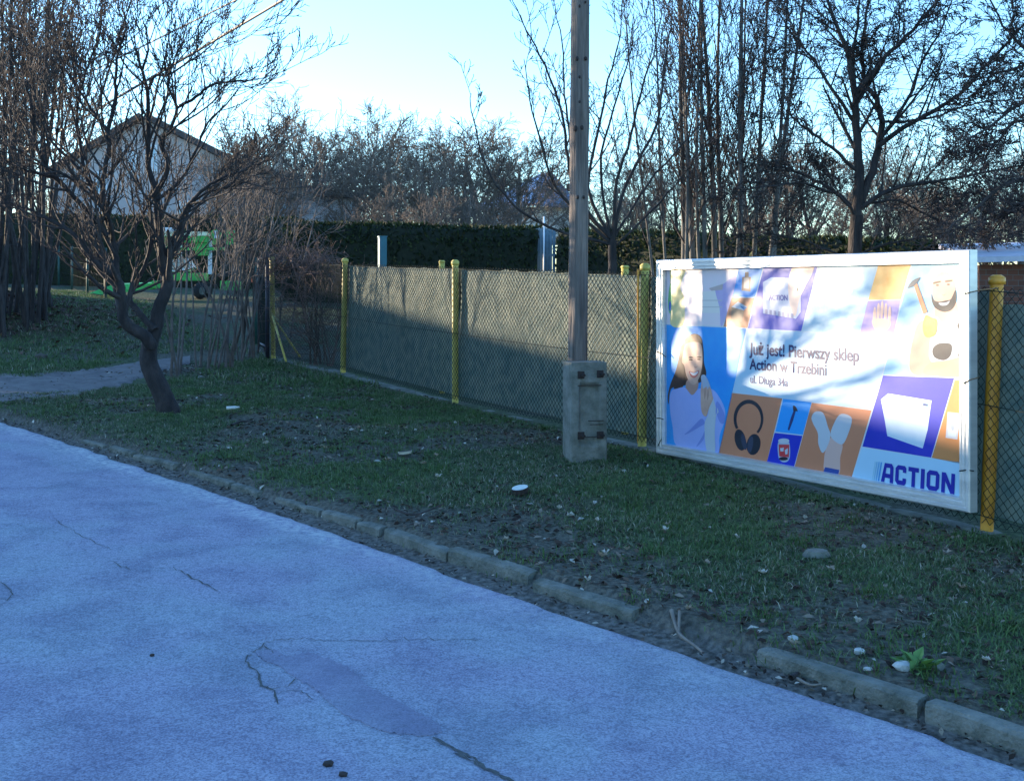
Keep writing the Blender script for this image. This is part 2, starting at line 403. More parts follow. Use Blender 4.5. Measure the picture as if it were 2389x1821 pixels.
# ------------------------------------------------------------------ chain-link fence
FH = 1.55
POST_PX = [(638,835,603,.0,-4),(800,868,607,.0,5),(1062,940,612,0,0),(1497,1040,622,.0,8),(2300,1235,652,0,26)]   # x, base y, top y, -, lean in px
posts = []
for px, yb, yt, _, lean in POST_PX:
    v = on_fence(px); base = Vector((v.x, v.y, HC-(yb-CY)/F*v.y)); top = P(px+lean, yt, v.y)
    posts.append((base, top))
last = on_fence(3050); base = Vector((last.x, last.y, posts[-1][0].z-.12)); posts.append((base, base+Vector((0,0,FH))))
f0 = posts[0][0]
fence = empty('chain_link_fence', f0, 'chain link fence with yellow posts running along the grass verge', 'fence')
for i, (b0, t0) in enumerate(posts):
    r = .037 if i < 4 else .042
    if i == 5: continue
    m = M['yellow'] if i < 4 else M['amber']
    bm = bmesh.new(); n = 10; rows = []
    for k in range(n+1):
        c = (b0-Vector((0,0,.15))).lerp(t0, k/n); rows.append([bm.verts.new(c+Vector((math.cos(a)*r, math.sin(a)*r, 0))*(1+rng.normal(0,.03))) for a in [2*math.pi*j/12 for j in range(12)]])
    for r0, r1 in zip(rows[:-1], rows[1:]):
        for j in range(12): bm.faces.new((r0[j], r0[(j+1)%12], r1[(j+1)%12], r1[j]))
    po = link('post', bm_mesh('post', bm, True), m, fence)
    bm = bmesh.new(); add_cyl(bm, t0-Vector((0,0,.03)), t0+Vector((0,0,.012)), r*1.22, r*1.22, 14); add_cyl(bm, t0+Vector((0,0,.012)), t0+Vector((0,0,.030)), r*1.22, r*.6, 14)
    link('cap', bm_mesh('cap', bm, True), m, po)
    if i == 3:
        q0 = b0 + N2*.004 - D2*.0
        box_obj('rust_strip', (b0+t0)/2 + Vector((-.045, .0, 0)), (.018, .02, 1.5), M['amber'], po)
b0 = posts[0][0]; b1 = posts[1][0]
fd = (b1-b0).normalized()
cyl_obj('brace', b0+Vector((0,0,.68))+N2*.03, b0+fd*1.15+Vector((0,0,.10)), .016, M['yellow'], fence)
cyl_obj('brace', b0+Vector((0,0,.70))+N2*.03, P(667,842,17.6), .016, M['yellow'], fence)

def fence_pt(i, u, v):                    # u in 0..1 between posts i and i+1, v height fraction
    lo = posts[i][0].lerp(posts[i+1][0], u); hi = posts[i][1].lerp(posts[i+1][1], u)
    return lo.lerp(hi, v)
def tube_np(polys, radii, sides):
    """polys (N,P,3), radii (N,P) -> verts, quads"""
    A = np.asarray(polys, float); R = np.asarray(radii, float); N_, P_, _ = A.shape
    T_ = np.empty_like(A); T_[:,1:-1] = A[:,2:]-A[:,:-2]; T_[:,0] = A[:,1]-A[:,0]; T_[:,-1] = A[:,-1]-A[:,-2]
    T_ /= (np.linalg.norm(T_, axis=-1, keepdims=True)+1e-9)
    ref = np.broadcast_to(np.eye(3)[np.abs(T_).max(axis=1).argmin(axis=1)][:,None,:], T_.shape)
    U = np.cross(T_, ref); U /= (np.linalg.norm(U, axis=-1, keepdims=True)+1e-9); W = np.cross(T_, U)
    ang = np.arange(sides)*2*np.pi/sides
    ring = A[:,:,None,:] + R[:,:,None,None]*(U[:,:,None,:]*np.cos(ang)[None,None,:,None] + W[:,:,None,:]*np.sin(ang)[None,None,:,None])
    V = ring.reshape(-1, 3)
    idx = np.arange(N_*P_*sides).reshape(N_, P_, sides); nx = np.roll(idx, -1, 2)
    Q = np.stack([idx[:,:-1], nx[:,:-1], nx[:,1:], idx[:,1:]], -1).reshape(-1, 4)
    return V, Q
def tubes(lines, sides):
    """lines: list of (pts list, radii list); grouped by length"""
    G = {}
    for p_, r_ in lines: G.setdefault(len(p_), []).append((p_, r_))
    Vs, Qs, off = [], [], 0
    for n, L_ in G.items():
        V, Q = tube_np(np.array([l[0] for l in L_]), np.array([l[1] for l in L_]), sides)
        Vs.append(V); Qs.append(Q+off); off += len(V)
    return np.concatenate(Vs), np.concatenate(Qs)
W_ = .030
for i in range(5):
    ln = (posts[i+1][0]-posts[i][0]).length; K = int(ln/W_); J = int(1.48/.031)
    k = np.arange(K)[:,None]; j = np.arange(J+1)[None,:]
    u = (k + ((j+k) % 2))*W_/ln; v = .03 + j*.031/FH*1.0 + 0*k
    lo = np.array(posts[i][0]); lo2 = np.array(posts[i+1][0]); hi = np.array(posts[i][1]); hi2 = np.array(posts[i+1][1])
    a = lo+(lo2-lo)*u[...,None]; b_ = hi+(hi2-hi)*u[...,None]; pts = a+(b_-a)*v[...,None]
    wav = (np.sin(u*9+i)*.006+np.sin(u*31)*.003)*np.sin(v*3.1)
    pts += np.array(N2)*(.042 + wav[...,None] + .004*((j+k)%2)[...,None])
    rad = np.full(pts.shape[:2], .0030)
    V, Q = tube_np(pts, rad, 3)
    tag(link('wire_mesh', np_mesh('wire_mesh', V, Q), M['wire'], fence), kind='stuff')
    for hh in (.06, .50, .955):
        L_ = [fence_pt(i, t_, hh) + N2*.048 - Vector((0,0,.012*math.sin(math.pi*t_))) for t_ in np.linspace(0, 1, 9)]
        V, Q = tubes([(L_, [.003]*9)], 5)
        link('tension_wire', np_mesh('tension_wire', V, Q, True), M['wire'], fence)
# concrete plinth slabs under the mesh
for i in range(5):
    A, B = posts[i][0], posts[i+1][0]; n = 14
    bm = bmesh.new(); rows = []
    for k in range(n+1):
        c = A.lerp(B, k/n); g = gz(c.x, c.y); row = []
        top = c.z - .004 + rng.normal(0, .006)
        for (ox, oz) in ((.09, -.35), (.09, -.012), (.075, 0), (-.055, 0), (-.07, -.012), (-.07, -.35)):
            v = c + N2*(ox + rng.normal(0, .003)); row.append(bm.verts.new((v.x, v.y, top+oz+rng.normal(0, .002))))
        rows.append(row)
    for r0, r1 in zip(rows[:-1], rows[1:]):
        for j in range(5): bm.faces.new((r0[j], r0[j+1], r1[j+1], r1[j]))
    bm.faces.new(rows[0]); bm.faces.new(rows[-1][::-1])
    link('plinth_slab', bm_mesh('plinth_slab', bm), M['concrete_dark'], fence)

# shade netting behind the mesh
nm, nt, b = new_mat('netting'); Nn, Ll = nt.nodes, nt.links; geo = Nn.new('ShaderNodeNewGeometry')
cc = ramp(noise_node(9).outputs['Fac'], (.085, .135, .125), (.185, .215, .175)); Ll.new(cc, b.inputs['Base Color']); b.inputs['Roughness'].default_value = .8
tr = Nn.new('ShaderNodeBsdfTranslucent'); Ll.new(cc, tr.inputs[0]); mx = Nn.new('ShaderNodeMixShader'); mx.inputs[0].default_value = .30
Ll.new(b.outputs[0], mx.inputs[1]); Ll.new(tr.outputs[0], mx.inputs[2])
tp = Nn.new('ShaderNodeBsdfTransparent'); mx2 = Nn.new('ShaderNodeMixShader'); mx2.inputs[0].default_value = .10
Ll.new(mx.outputs[0], mx2.inputs[1]); Ll.new(tp.outputs[0], mx2.inputs[2]); Ll.new(mx2.outputs[0], nt.nodes['Material Output'].inputs[0])
bp = Nn.new('ShaderNodeBump'); bp.inputs['Strength'].default_value = .35; bp.inputs['Distance'].default_value = .01; Ll.new(noise_node(120, 2).outputs['Fac'], bp.inputs['Height']); Ll.new(bp.outputs[0], b.inputs['Normal'])
net_lab = {1: 'green shade netting hung behind the fence, nearest the thorny gap', 2: 'green shade netting behind the fence where the wooden pole stands', 3: 'green shade netting hidden behind the advertising board', 4: 'crumpled green shade netting right of the amber post'}
for i in (1, 2, 3, 4):
    n, m_ = (110, 46)
    u, v = np.meshgrid(np.linspace(.003, .997, n), np.linspace(0, 1, m_), indexing='ij')
    ln = (posts[i+1][0]-posts[i][0]).length
    topv = .945 + .008*np.abs(np.sin(u*ln*5.2+i)) + (fbm(u*ln*6, u*0+i, 4)-.5)*.02 - (.05 if i == 4 else 0)
    vv = .05 + (topv-.05)*v
    a = np.array(posts[i][0])+(np.array(posts[i+1][0])-np.array(posts[i][0]))*u[...,None]; b_ = np.array(posts[i][1])+(np.array(posts[i+1][1])-np.array(posts[i][1]))*u[...,None]
    pts = a+(b_-a)*vv[...,None]
    amp = .05 if i == 4 else .022
    off = -.055 + (fbm(u*ln*2.2+v*1.2, v*1.5+i*9, 14)-.5)*amp*2 + (fbm(u*ln*9, v*10+i, 15)-.5)*amp*.9
    pts += np.array(N2)*off[...,None]
    idx = np.arange(n*m_).reshape(n, m_); Q = np.stack([idx[:-1,:-1], idx[1:,:-1], idx[1:,1:], idx[:-1,1:]], -1).reshape(-1,4)
    tag(link('shade_netting', np_mesh('shade_netting', pts.reshape(-1,3), Q, True), nm), net_lab[i], 'netting', 'shade netting along the fence')
# two older posts standing behind the netting
for px, yt, lab in ((1031, 611, 'faded yellow post half hidden behind the netting, left of a fence post'), (1458, 624, 'yellow post tip peeking over the netting between pole and board')):
    v = on_fence(px, -.35); bm = bmesh.new(); t_ = P(px, yt, v.y); g = gz(v.x, v.y)
    add_cyl(bm, (v.x, v.y, g-.1), t_, .035, .035, 12); add_cyl(bm, t_, t_+Vector((0,0,.02)), .045, .03, 12)
    tag(link('fence_post', bm_mesh('fence_post', bm, True), M['yellow']), lab, 'post')

# ------------------------------------------------------------------ utility pole on concrete stub
pb = on_ground(1363, 1070); pz = 9.93
pole_b = P(1346, 1060, 10.12); pole_b.z = gz(pole_b.x, pole_b.y)
up = empty('utility_pole', pole_b, 'weathered wooden utility pole bolted to a concrete stub beside the board', 'pole')
bot = P(1346, 1050, 10.12); top = P(1360, -860, 10.12)
n = 60; rows = []; bm = bmesh.new()
for k in range(n+1):
    c = bot.lerp(top, k/n); r = .082-.012*k/n; row = []
    for j in range(20):
        a = 2*math.pi*j/20; rr = r*(1+.035*math.sin(j*2.3)+.02*math.sin(j*5.1+1)+rng.normal(0,.006)) + (.006*math.exp(-((k-24)/.9)**2))
        row.append(bm.verts.new(c+Vector((math.cos(a)*rr, math.sin(a)*rr, 0))))
    rows.append(row)
for r0, r1 in zip(rows[:-1], rows[1:]):
    for j in range(20): bm.faces.new((r0[j], r0[(j+1)%20], r1[(j+1)%20], r1[j]))
bm.faces.new(rows[-1])
link('pole_shaft', bm_mesh('pole_shaft', bm, True), M['wood_pole'], up)
for (px, py, w) in ((1346, 137, 7), (1367, 137, 6), (1352, 180, 5), (1352, 238, 5), (1343, 300, 9), (1357, 298, 8), (1348, 460, 7), (1362, 460, 5), (1352, 15, 5), (1366, 5, 4)):
    c = P(px, py, 10.12-.071); 
    bm = bmesh.new(); bmesh.ops.create_uvsphere(bm, u_segments=8, v_segments=6, radius=1, matrix=Matrix.Translation(c) @ Matrix.Diagonal((w*.0022, .016, w*.003, 1)))
    link('knot', bm_mesh('knot', bm, True), M['bolt'], up)
# stub: two-flange concrete block turned to the left
ang = math.radians(15); R = Matrix.Rotation(ang, 3, 'Z'); sc = P(1364, 843, pz); W2, Dp = .300, .24
zt = sc.z; zb = gz(sc.x, sc.y)-.25
bm = bmesh.new()
prof = [(-W2/2, -Dp/2), (-W2/2+.062, -Dp/2), (-W2/2+.085, -Dp/2+.035), (W2/2-.085, -Dp/2+.035), (W2/2-.062, -Dp/2), (W2/2, -Dp/2), (W2/2, Dp/2), (-W2/2, Dp/2)]
rows = []
for zz, cap in ((zb, 0), (zb+.36, 0), (zb+.40, 1), (zt-.20, 1), (zt-.16, 0), (zt, 0)):
    row = []
    for x_, y_ in prof:
        if not cap and -W2/2+.07 < x_ < W2/2-.07: y_ = -Dp/2+.002
        v = R @ Vector((x_, y_, 0)); row.append(bm.verts.new((sc.x+v.x, sc.y+v.y, zz)))
    rows.append(row)
for r0, r1 in zip(rows[:-1], rows[1:]):
    for j in range(len(prof)): bm.faces.new((r0[j], r0[(j+1)%len(prof)], r1[(j+1)%len(prof)], r1[j]))
bm.faces.new(rows[0][::-1]); bm.faces.new(rows[-1])
bmesh.ops.bevel(bm, geom=[e for e in bm.edges], offset=.006, segments=1, affect='EDGES')
stub = link('concrete_stub', bm_mesh('concrete_stub', bm), M['concrete'], up)
def on_stub(u, w, proud=.0):                 # u across the face -.5...5, w metres below the top
    v = R @ Vector((u*W2, -Dp/2-proud, 0)); return Vector((sc.x+v.x, sc.y+v.y, zt-w))
for u, w in ((-.24, .10), (.30, .095), (-.24, .585), (.30, .585)):
    bm = bmesh.new(); add_box(bm, on_stub(u, w, .006), (.055, .012, .06), R, .003); add_cyl(bm, on_stub(u, w, .0), on_stub(u+.05, w, .05), .012, .012, 6)
    link('bolt_plate', bm_mesh('bolt_plate', bm), M['bolt'], stub)
for u, w, l in ((.18, .47, .13), (.20, .50, .11), (.05, .60, .17), (0, .185, .2)):
    box_obj('form_mark', on_stub(u, w, .003), (l, .006, .006), M['bolt'], stub, R)

# overhead wires from the pole towards the far left
for (a, b_, lab) in (((1349, -412, 10.1), (-240, 515, 38), 'thick overhead cable crossing the sky at top left'), ((1350, -400, 10.2), (-300, 405, 40), 'thin upper overhead wire crossing the sky at top left')):
    A, B = P(*a), P(*b_); n = 40
    L_ = [A.lerp(B, k/n) - Vector((0,0,.10*math.sin(math.pi*k/n))) for k in range(n+1)]
    rr = .020 if 'thick' in lab else .012
    V, Q = tubes([(L_, [rr]*(n+1))], 6)
    tag(link('overhead_cable', np_mesh('overhead_cable', V, Q, True), mat('cable'+lab[:4], (.13, .11, .11), rough=.6)), lab, 'cable')
# ------------------------------------------------------------------ advertising board
A_B = 7.164
def on_board(px, py, proud=0.0):
    t = (px-CX)/F; y = (A_B - proud/D2.y)/(t-B_F); return P(px, py, y)
TL, TR, BR, BL = (1538,607), (2277,582), (2268,1195), (1540,1055)
cTL = on_board(*TL); cTR = on_board(*TR); cBR = on_board(*BR); cBL = on_board(*BL)
left = (cTL+cBL)/2; right = (cTR+cBR)/2
U = -D2                                        # board right, towards the viewer
zt_ = (cTL.z+cTR.z)/2; zb_ = (cBL.z+cBR.z)/2
BW = (right-left).dot(U); BH = zt_-zb_
B0 = Vector((left.x, left.y, zb_))
def bp_(u, v, proud=0.0): return B0 + U*u + Vector((0,0,v)) + N2*proud
def to_uv(px, py):
    w = on_board(px, py); return ((w-B0).dot(U), w.z-zb_)
board = empty('billboard', (B0+U*BW/2), 'advertising board in aluminium frame with ACTION poster, fixed to the fence', 'billboard')
FW = .085
prof = [(0, -.03), (0, .035), (.008, .042), (.026, .042), (.030, .034), (.036, .034), (.040, .040), (.056, .040), (.060, .031), (.066, .031), (.070, .035), (.080, .035), (FW, .012), (FW, -.03)]
cs = [((0,0),(1,1)), ((BW,0),(-1,1)), ((BW,BH),(-1,-1)), ((0,BH),(1,-1))]
for i in range(4):
    (c0, d0), (c1, d1) = cs[i], cs[(i+1)%4]
    bm = bmesh.new(); rows = []
    for c, d in ((c0, d0), (c1, d1)):
        rows.append([bm.verts.new(bp_(c[0]+d[0]*a, c[1]+d[1]*a, b_)) for a, b_ in prof])
    for j in range(len(prof)-1): bm.faces.new((rows[0][j], rows[0][j+1], rows[1][j+1], rows[1][j]))
    link('frame_rail', bm_mesh('frame_rail', bm), M['alu'], board)
bm = bmesh.new()
vs = [bm.verts.new(bp_(u, v, w)) for w in (-.030, -.012) for u, v in ((.02,.02),(BW-.02,.02),(BW-.02,BH-.02),(.02,BH-.02))]
for f_ in ((0,1,2,3),(4,5,6,7),(0,1,5,4),(1,2,6,5),(2,3,7,6),(3,0,4,7)): bm.faces.new([vs[k] for k in f_])
link('back_panel', bm_mesh('back_panel', bm), M['dark_metal'], board)

inks = {}
def ink(c, var=None, sc=3.0):
    c = tuple(x*.80 for x in c); var = var and tuple(x*.80 for x in var)
    key = (tuple(round(x, 3) for x in c), var and tuple(var))
    if key in inks: return inks[key]
    m = mat('ink_%d' % len(inks), c, var or tuple(min(1, x*1.04+.004) for x in c), sc, .32, .06, 2.2, lo=.3, hi=.7, spec=.45)
    inks[key] = m; return m
WHITE = (.58, .66, .72); NAVY = (.010, .012, .11); ROYAL = (.012, .045, .50); SKYB = (.02, .30, .80); ORANGE = (.60, .23, .12); SKIN = (.56, .32, .25); PALE = (.52, .72, .86)
Z1 = (1500, 560, 2.4); Z8 = (1540, 760, 4.667); ZT = (1540, 600, 3.061)
def px_of(zm, q): return (zm[0]+q[0]/zm[2], zm[1]+q[1]/zm[2])
def smooth_loop(pts, k=5):
    out = []; n = len(pts)
    for i in range(n):
        p0, p1, p2, p3 = (np.array(pts[(i+d) % n], float) for d in (-1, 0, 1, 2))
        for t in np.arange(k)/k:
            out.append(tuple(.5*((2*p1)+(-p0+p2)*t+(2*p0-5*p1+4*p2-p3)*t*t+(-p0+3*p1-3*p2+p3)*t**3)))
    return out
def ell(cx, cy, rx, ry, rot=0, n=18):
    c, s = math.cos(rot), math.sin(rot)
    return [(cx+c*rx*math.cos(a)-s*ry*math.sin(a), cy+s*rx*math.cos(a)+c*ry*math.sin(a)) for a in [2*math.pi*i/n for i in range(n)]]
def uv_poly(zm, pts): return [to_uv(*px_of(zm, q)) for q in pts]
# poster sheet
i0, i1, j0, j1 = FW-.003, BW-FW+.003, FW-.003, BH-FW+.003
bm = bmesh.new(); bm.faces.new([bm.verts.new(bp_(u, v, -.008)) for u, v in ((i0,j0),(i1,j0),(i1,j1),(i0,j1))])
poster = link('poster', bm_mesh('poster', bm), ink(WHITE), board)
LAY = .0002
def clip_uv(p): return (min(max(p[0], i0+.001), i1-.001), min(max(p[1], j0+.001), j1-.001))
def figure(name, items, base_layer=4):
    """items: list of (uv points, material); one mesh, later items lie proud of earlier ones"""
    me = bpy.data.meshes.new(name); V = []; Fc = []; mi = []; mats = []
    for k, (uv, m) in enumerate(items):
        s = len(V)
        for q in uv:
            q = clip_uv(q); V.append(bp_(q[0], q[1], -.008+LAY*(base_layer+k*.7)))
        Fc.append(list(range(s, len(V))))
        if m not in mats: mats.append(m)
        mi.append(mats.index(m))
    me.from_pydata(V, [], Fc); me.update()
    for p, k in zip(me.polygons, mi): p.material_index = k
    # face the road
    for p in me.polygons:
        if p.normal.dot(N2) < 0: p.flip()
    return link(name, me, mats, poster)
def pan(pts, m): 
    figure('printed_panel', [(uv_poly(Z1, pts), m)], 2)
pan([(100,140),(528,130),(444,484),(100,470)], ink((.80,.74,.70), (.86,.66,.74), 2.2))
pan([(533,130),(667,130),(622,319),(491,316)], ink(SKYB, (.06,.38,.82), 3))
pan([(489,321),(620,325),(580,492),(447,484)], ink(ORANGE))
pan([(672,130),(972,130),(882,509),(583,493)], ink(ROYAL, (.10,.12,.55), 2.5))
pan([(977,130),(1308,120),(1206,528),(886,510)], ink((.48,.62,.72), (.20,.50,.68), 3.5))
pan([(1313,120),(1496,115),(1440,331),(1256,335)], ink((.80,.36,.06), (.86,.58,.22), 4))
pan([(1254,340),(1437,336),(1398,541),(1208,529)], ink((.28,.20,.60), (.42,.34,.68), 4))
pan([(1501,115),(1830,110),(1830,762),(1340,754)], ink((.20,.50,.72), (.40,.62,.76), 2.5))
pan([(100,473),(574,496),(424,1200),(100,1150)], ink((.015,.27,.80), (.04,.40,.86), 2.5))
pan([(582,498),(1395,543),(1275,950),(495,850)], ink((.44,.64,.80), (.52,.67,.80), 2))
pan([(492,855),(775,886),(690,1260),(420,1200)], ink(ORANGE))
pan([(781,888),(940,908),(890,1090),(736,1072)], ink((.02,.34,.86)))
pan([(733,1078),(888,1095),(842,1290),(690,1260)], ink((.012,.03,.50)))
pan([(941,910),(1275,953),(1165,1360),(845,1290)], ink(ORANGE))
pan([(1340,758),(1738,772),(1608,1217),(1224,1155)], ink((.012,.03,.46), (.05,.05,.55), 2))
pan([(1741,785),(1830,785),(1830,1260),(1612,1218)], ink((.64,.25,.08)))
pan([(1222,1160),(1830,1252),(1830,1500),(1165,1360)], ink((.42,.66,.84)))
# woman holding a steam brush
dk = ink((.045,.022,.02), (.09,.05,.04), 6); sk = ink(SKIN, (.72,.47,.36), 6); lav = ink((.34,.42,.82), (.42,.48,.86), 5); lav2 = ink((.22,.28,.66)); red = ink((.45,.10,.10)); wht = ink((.52,.56,.62)); grey = ink((.40,.46,.58)); blk = ink((.015,.017,.03), (.03,.035,.05), 8)
S_ = lambda p_, z=Z8, k=5: uv_poly(z, smooth_loop(p_, k)); E_ = lambda *a, z=Z8: uv_poly(z, ell(*a))
figure('printed_woman', [
 (S_([(250,180),(300,110),(370,85),(440,125),(465,260),(470,400),(495,520),(440,610),(300,640),(200,660),(110,690),(85,850),(75,760),(110,620),(165,480),(200,320),(215,230)]), dk),
 (S_([(290,120),(370,90),(430,130),(440,190),(350,170),(260,210),(255,160)]), ink((.30,.17,.10))),
 (S_([(290,590),(400,590),(400,690),(345,755),(275,690)]), ink((.50,.28,.22))),
 (S_([(110,720),(200,668),(265,672),(340,752),(405,690),(450,680),(560,690),(640,780),(700,920),(690,1050),(640,1200),(620,1395),(400,1365),(170,1300),(130,1100),(100,900)]), lav),
 (S_([(245,300),(260,215),(310,180),(380,175),(440,205),(455,330),(447,450),(420,560),(370,640),(320,620),(280,540),(255,430),(232,390)]), sk),
 (S_([(300,345),(330,332),(358,345),(330,352)]), dk), (S_([(390,342),(420,330),(446,342),(420,350)]), dk),
 (E_(328,368,22,9), dk), (E_(415,364,20,9), dk),
 (S_([(365,440),(385,446),(402,436),(388,456),(372,455)]), ink((.48,.24,.19))),
 (S_([(308,492),(360,505),(415,484),(404,535),(365,566),(328,548)]), red), (S_([(320,502),(362,512),(408,494),(396,524),(364,540),(335,528)]), wht),
 (S_([(240,560),(262,440),(250,640),(215,670),(140,680)]), dk),
 (S_([(480,1060),(440,1010),(330,1120),(260,1180),(300,1170),(420,1100)]), lav2), (S_([(455,1200),(480,1140),(470,1230),(400,1310),(395,1300)]), lav2), (S_([(620,820),(600,900),(640,1040),(690,1060),(695,960)]), lav2),
 (S_([(440,560),(478,532),(520,600),(548,690),(540,760),(470,700)]), grey),
 (S_([(535,815),(570,780),(600,880),(622,900),(630,940),(605,975),(590,1150),(590,1390),(505,1375),(478,1080),(520,960)]), wht), (S_([(602,890),(616,905),(612,945),(600,960)]), lav2),
 (S_([(437,720),(450,600),(462,680),(486,668),(500,660),(512,690),(530,660),(552,700),(566,760),(570,800),(530,890),(495,985),(445,925)]), sk),
 (S_([(486,668),(492,740),(480,800),(476,740)],k=3), ink((.45,.25,.2))), (S_([(520,690),(524,760),(510,810),(508,750)],k=3), ink((.45,.25,.2)))])
# headphones
outer = [(955+163*math.cos(a), 1010+208*math.sin(a)) for a in np.linspace(math.pi*.82, math.pi*2.28, 30)]
inner = [(957+132*math.cos(a), 1018+172*math.sin(a)) for a in np.linspace(math.pi*2.28, math.pi*.82, 30)]
figure('printed_headphones', [(uv_poly(Z8, outer+inner), blk), (E_(865,1240,60,118,-.2), blk), (E_(1010,1290,76,116,.15), blk), (E_(905,1260,26,90,-.2), ink((.04,.05,.09))), (E_(975,1290,30,92,.15), ink((.04,.05,.09)))])
figure('printed_make_up_brush', [(uv_poly(Z8, [(1455,900),(1475,905),(1440,1030),(1398,1138),(1380,1130),(1415,1000)]), ink((.02,.03,.16))), (S_([(1440,870),(1470,880),(1490,930),(1465,925),(1445,935)]), blk)])
figure('printed_food_jar', [(S_([(1275,1275),(1340,1262),(1400,1275),(1402,1440),(1345,1485),(1285,1440)]), grey), (uv_poly(Z8, [(1283,1290),(1398,1292),(1394,1430),(1290,1420)]), ink((.60,.05,.06))), (E_(1338,1250,62,26), wht), (uv_poly(Z8, [(1300,1330),(1340,1325),(1335,1365),(1302,1365)]), wht), (uv_poly(Z8, [(1350,1350),(1385,1330),(1380,1395),(1355,1400)]), wht), (E_(1335,1445,50,20), blk)])
T_ = lambda p_, k=5: S_(p_, Z1, k)
figure('printed_socked_feet', [(T_([(1020,1170),(1050,1105),(1112,1140),(1100,1220),(1092,1310),(1015,1295),(1010,1230)]), ink((.68,.44,.38))), (T_([(940,990),(962,960),(1005,968),(1030,1040),(1046,1095),(1025,1160),(1000,1190),(978,1140),(975,1080),(948,1025)]), wht), (T_([(1046,1090),(1066,1025),(1100,975),(1148,980),(1166,1008),(1148,1075),(1116,1140),(1075,1128)]), wht), (uv_poly(Z1, [(1016,1270),(1096,1286),(1090,1330),(1006,1312)]), ink((.03,.07,.30)))])
figure('printed_laundry_basket', [(uv_poly(Z1, [(1328,892),(1368,858),(1612,898),(1604,950),(1590,1060),(1562,1166),(1364,1096),(1350,1010)]), ink((.60,.74,.86), (.68,.80,.88), 5)), (uv_poly(Z1, [(1370,868),(1608,906),(1600,945),(1345,905)]), ink((.34,.62,.82))), (uv_poly(Z1, [(1565,913),(1592,918),(1590,930),(1563,926)]), ink((.03,.05,.2)))])
figure('printed_white_frame', [(uv_poly(Z1, [(1702,962),(1775,970),(1756,1116),(1690,1106)]), wht), (uv_poly(Z1, [(1712,975),(1764,980),(1748,1102),(1702,1096)]), ink((.60,.68,.72))), (E_(1730,1040,10,26, z=Z1), grey)])
# box with arm
figure('printed_parcel', [(uv_poly(Z1, [(668,236),(714,208),(880,214),(879,402),(852,440),(668,410)]), ink((.50,.56,.72), (.58,.62,.74), 4)), (uv_poly(Z1, [(668,236),(714,208),(880,214),(870,240)]), ink((.62,.66,.76))), (T_([(808,250),(826,165),(860,120),(940,130),(950,170),(905,260),(872,330),(850,425),(822,380),(812,310)]), ink((.80,.58,.50))), (E_(862,276,5,11, z=Z1), blk)] + [(uv_poly(Z1, [(680+i*24,386+i*4),(694+i*24,388+i*4),(694+i*24,414+i*4),(680+i*24,411+i*4)]), ink((.24,.26,.44))) for i in range(7)])
figure('printed_bottle', [(uv_poly(Z1, [(552,206),(602,206),(598,288),(548,282)]), ink((.22,.14,.12))), (uv_poly(Z1, [(562,212),(590,212),(588,272),(560,268)]), ink((.45,.36,.34))), (uv_poly(Z1, [(568,178),(588,178),(588,206),(566,206)]), blk)])
figure('printed_tissue_box', [(uv_poly(Z1, [(492,374),(562,392),(552,466),(490,455)]), ink((.30,.20,.13))), (uv_poly(Z1, [(492,374),(528,344),(580,374),(562,394)]), wht), (uv_poly(Z1, [(540,370),(580,374),(562,394)]), ink((.06,.22,.45)))])
figure('printed_sponge_tray', [(uv_poly(Z1, [(966,312),(1030,226),(1166,290),(1142,352),(985,326)]), ink((.30,.28,.42))), (T_([(1000,312),(1042,240),(1062,252),(1026,322)]), wht), (T_([(1056,310),(1138,268),(1168,294),(1092,330)]), wht), (uv_poly(Z1, [(966,312),(1060,330),(1130,352),(985,336)]), ink((.14,.14,.55)))])
figure('printed_hand', [(T_([(1285,440),(1380,450),(1368,500),(1320,512),(1288,490)]), ink((.82,.50,.40)))] + [(E_(1292+i*21, 425-[0,22,34,22,4][i], 9, 52, .05, z=Z1), ink((.84,.54,.42))) for i in range(5)])
sk2 = ink((.62,.36,.28), (.68,.42,.33), 5)
figure('printed_man', [
 (T_([(1640,330),(1740,330),(1760,440),(1640,450)]), ink((.66,.40,.32))),
 (T_([(1520,500),(1560,450),(1605,470),(1612,600),(1650,690),(1610,760),(1510,750),(1486,680)]), sk2),
 (T_([(1632,430),(1680,470),(1730,440),(1800,400),(1830,420),(1830,700),(1620,690),(1604,560)]), wht),
 (uv_poly(Z1, [(1755,480),(1790,405),(1830,400),(1830,560),(1780,540)]), blk),
 (T_([(1600,690),(1700,672),(1830,650),(1830,760),(1580,752)]), ink((.78,.40,.26))),
 (T_([(1618,610),(1655,578),(1722,584),(1718,645),(1680,672),(1628,655)]), blk), (uv_poly(Z1, [(1770,600),(1830,580),(1830,650),(1760,650)]), blk),
 (E_(1680,275,66,98, z=Z1), sk2),
 (T_([(1612,300),(1625,335),(1655,345),(1690,338),(1720,330),(1746,280),(1750,340),(1725,388),(1682,402),(1636,382),(1615,345)]), blk),
 (T_([(1652,352),(1690,350),(1714,340),(1700,362),(1668,366)]), wht),
 (T_([(1622,236),(1660,228),(1662,236),(1625,246)]), dk), (T_([(1690,226),(1725,222),(1726,231),(1692,236)]), dk), (E_(1645,252,9,5, z=Z1), dk), (E_(1706,248,9,5, z=Z1), dk), (T_([(1668,300),(1682,306),(1694,298),(1682,312)]), ink((.5,.28,.22))),
 (uv_poly(Z1, [(1512,250),(1532,242),(1590,402),(1566,412)]), ink((.66,.26,.12))), (T_([(1478,268),(1505,228),(1548,208),(1540,226),(1520,252),(1500,262)]), ink((.10,.12,.15))),
 (T_([(1564,470),(1580,420),(1610,432),(1642,450),(1634,525),(1590,545),(1568,520)]), ink((.84,.42,.06), (.86,.60,.16), 9))])
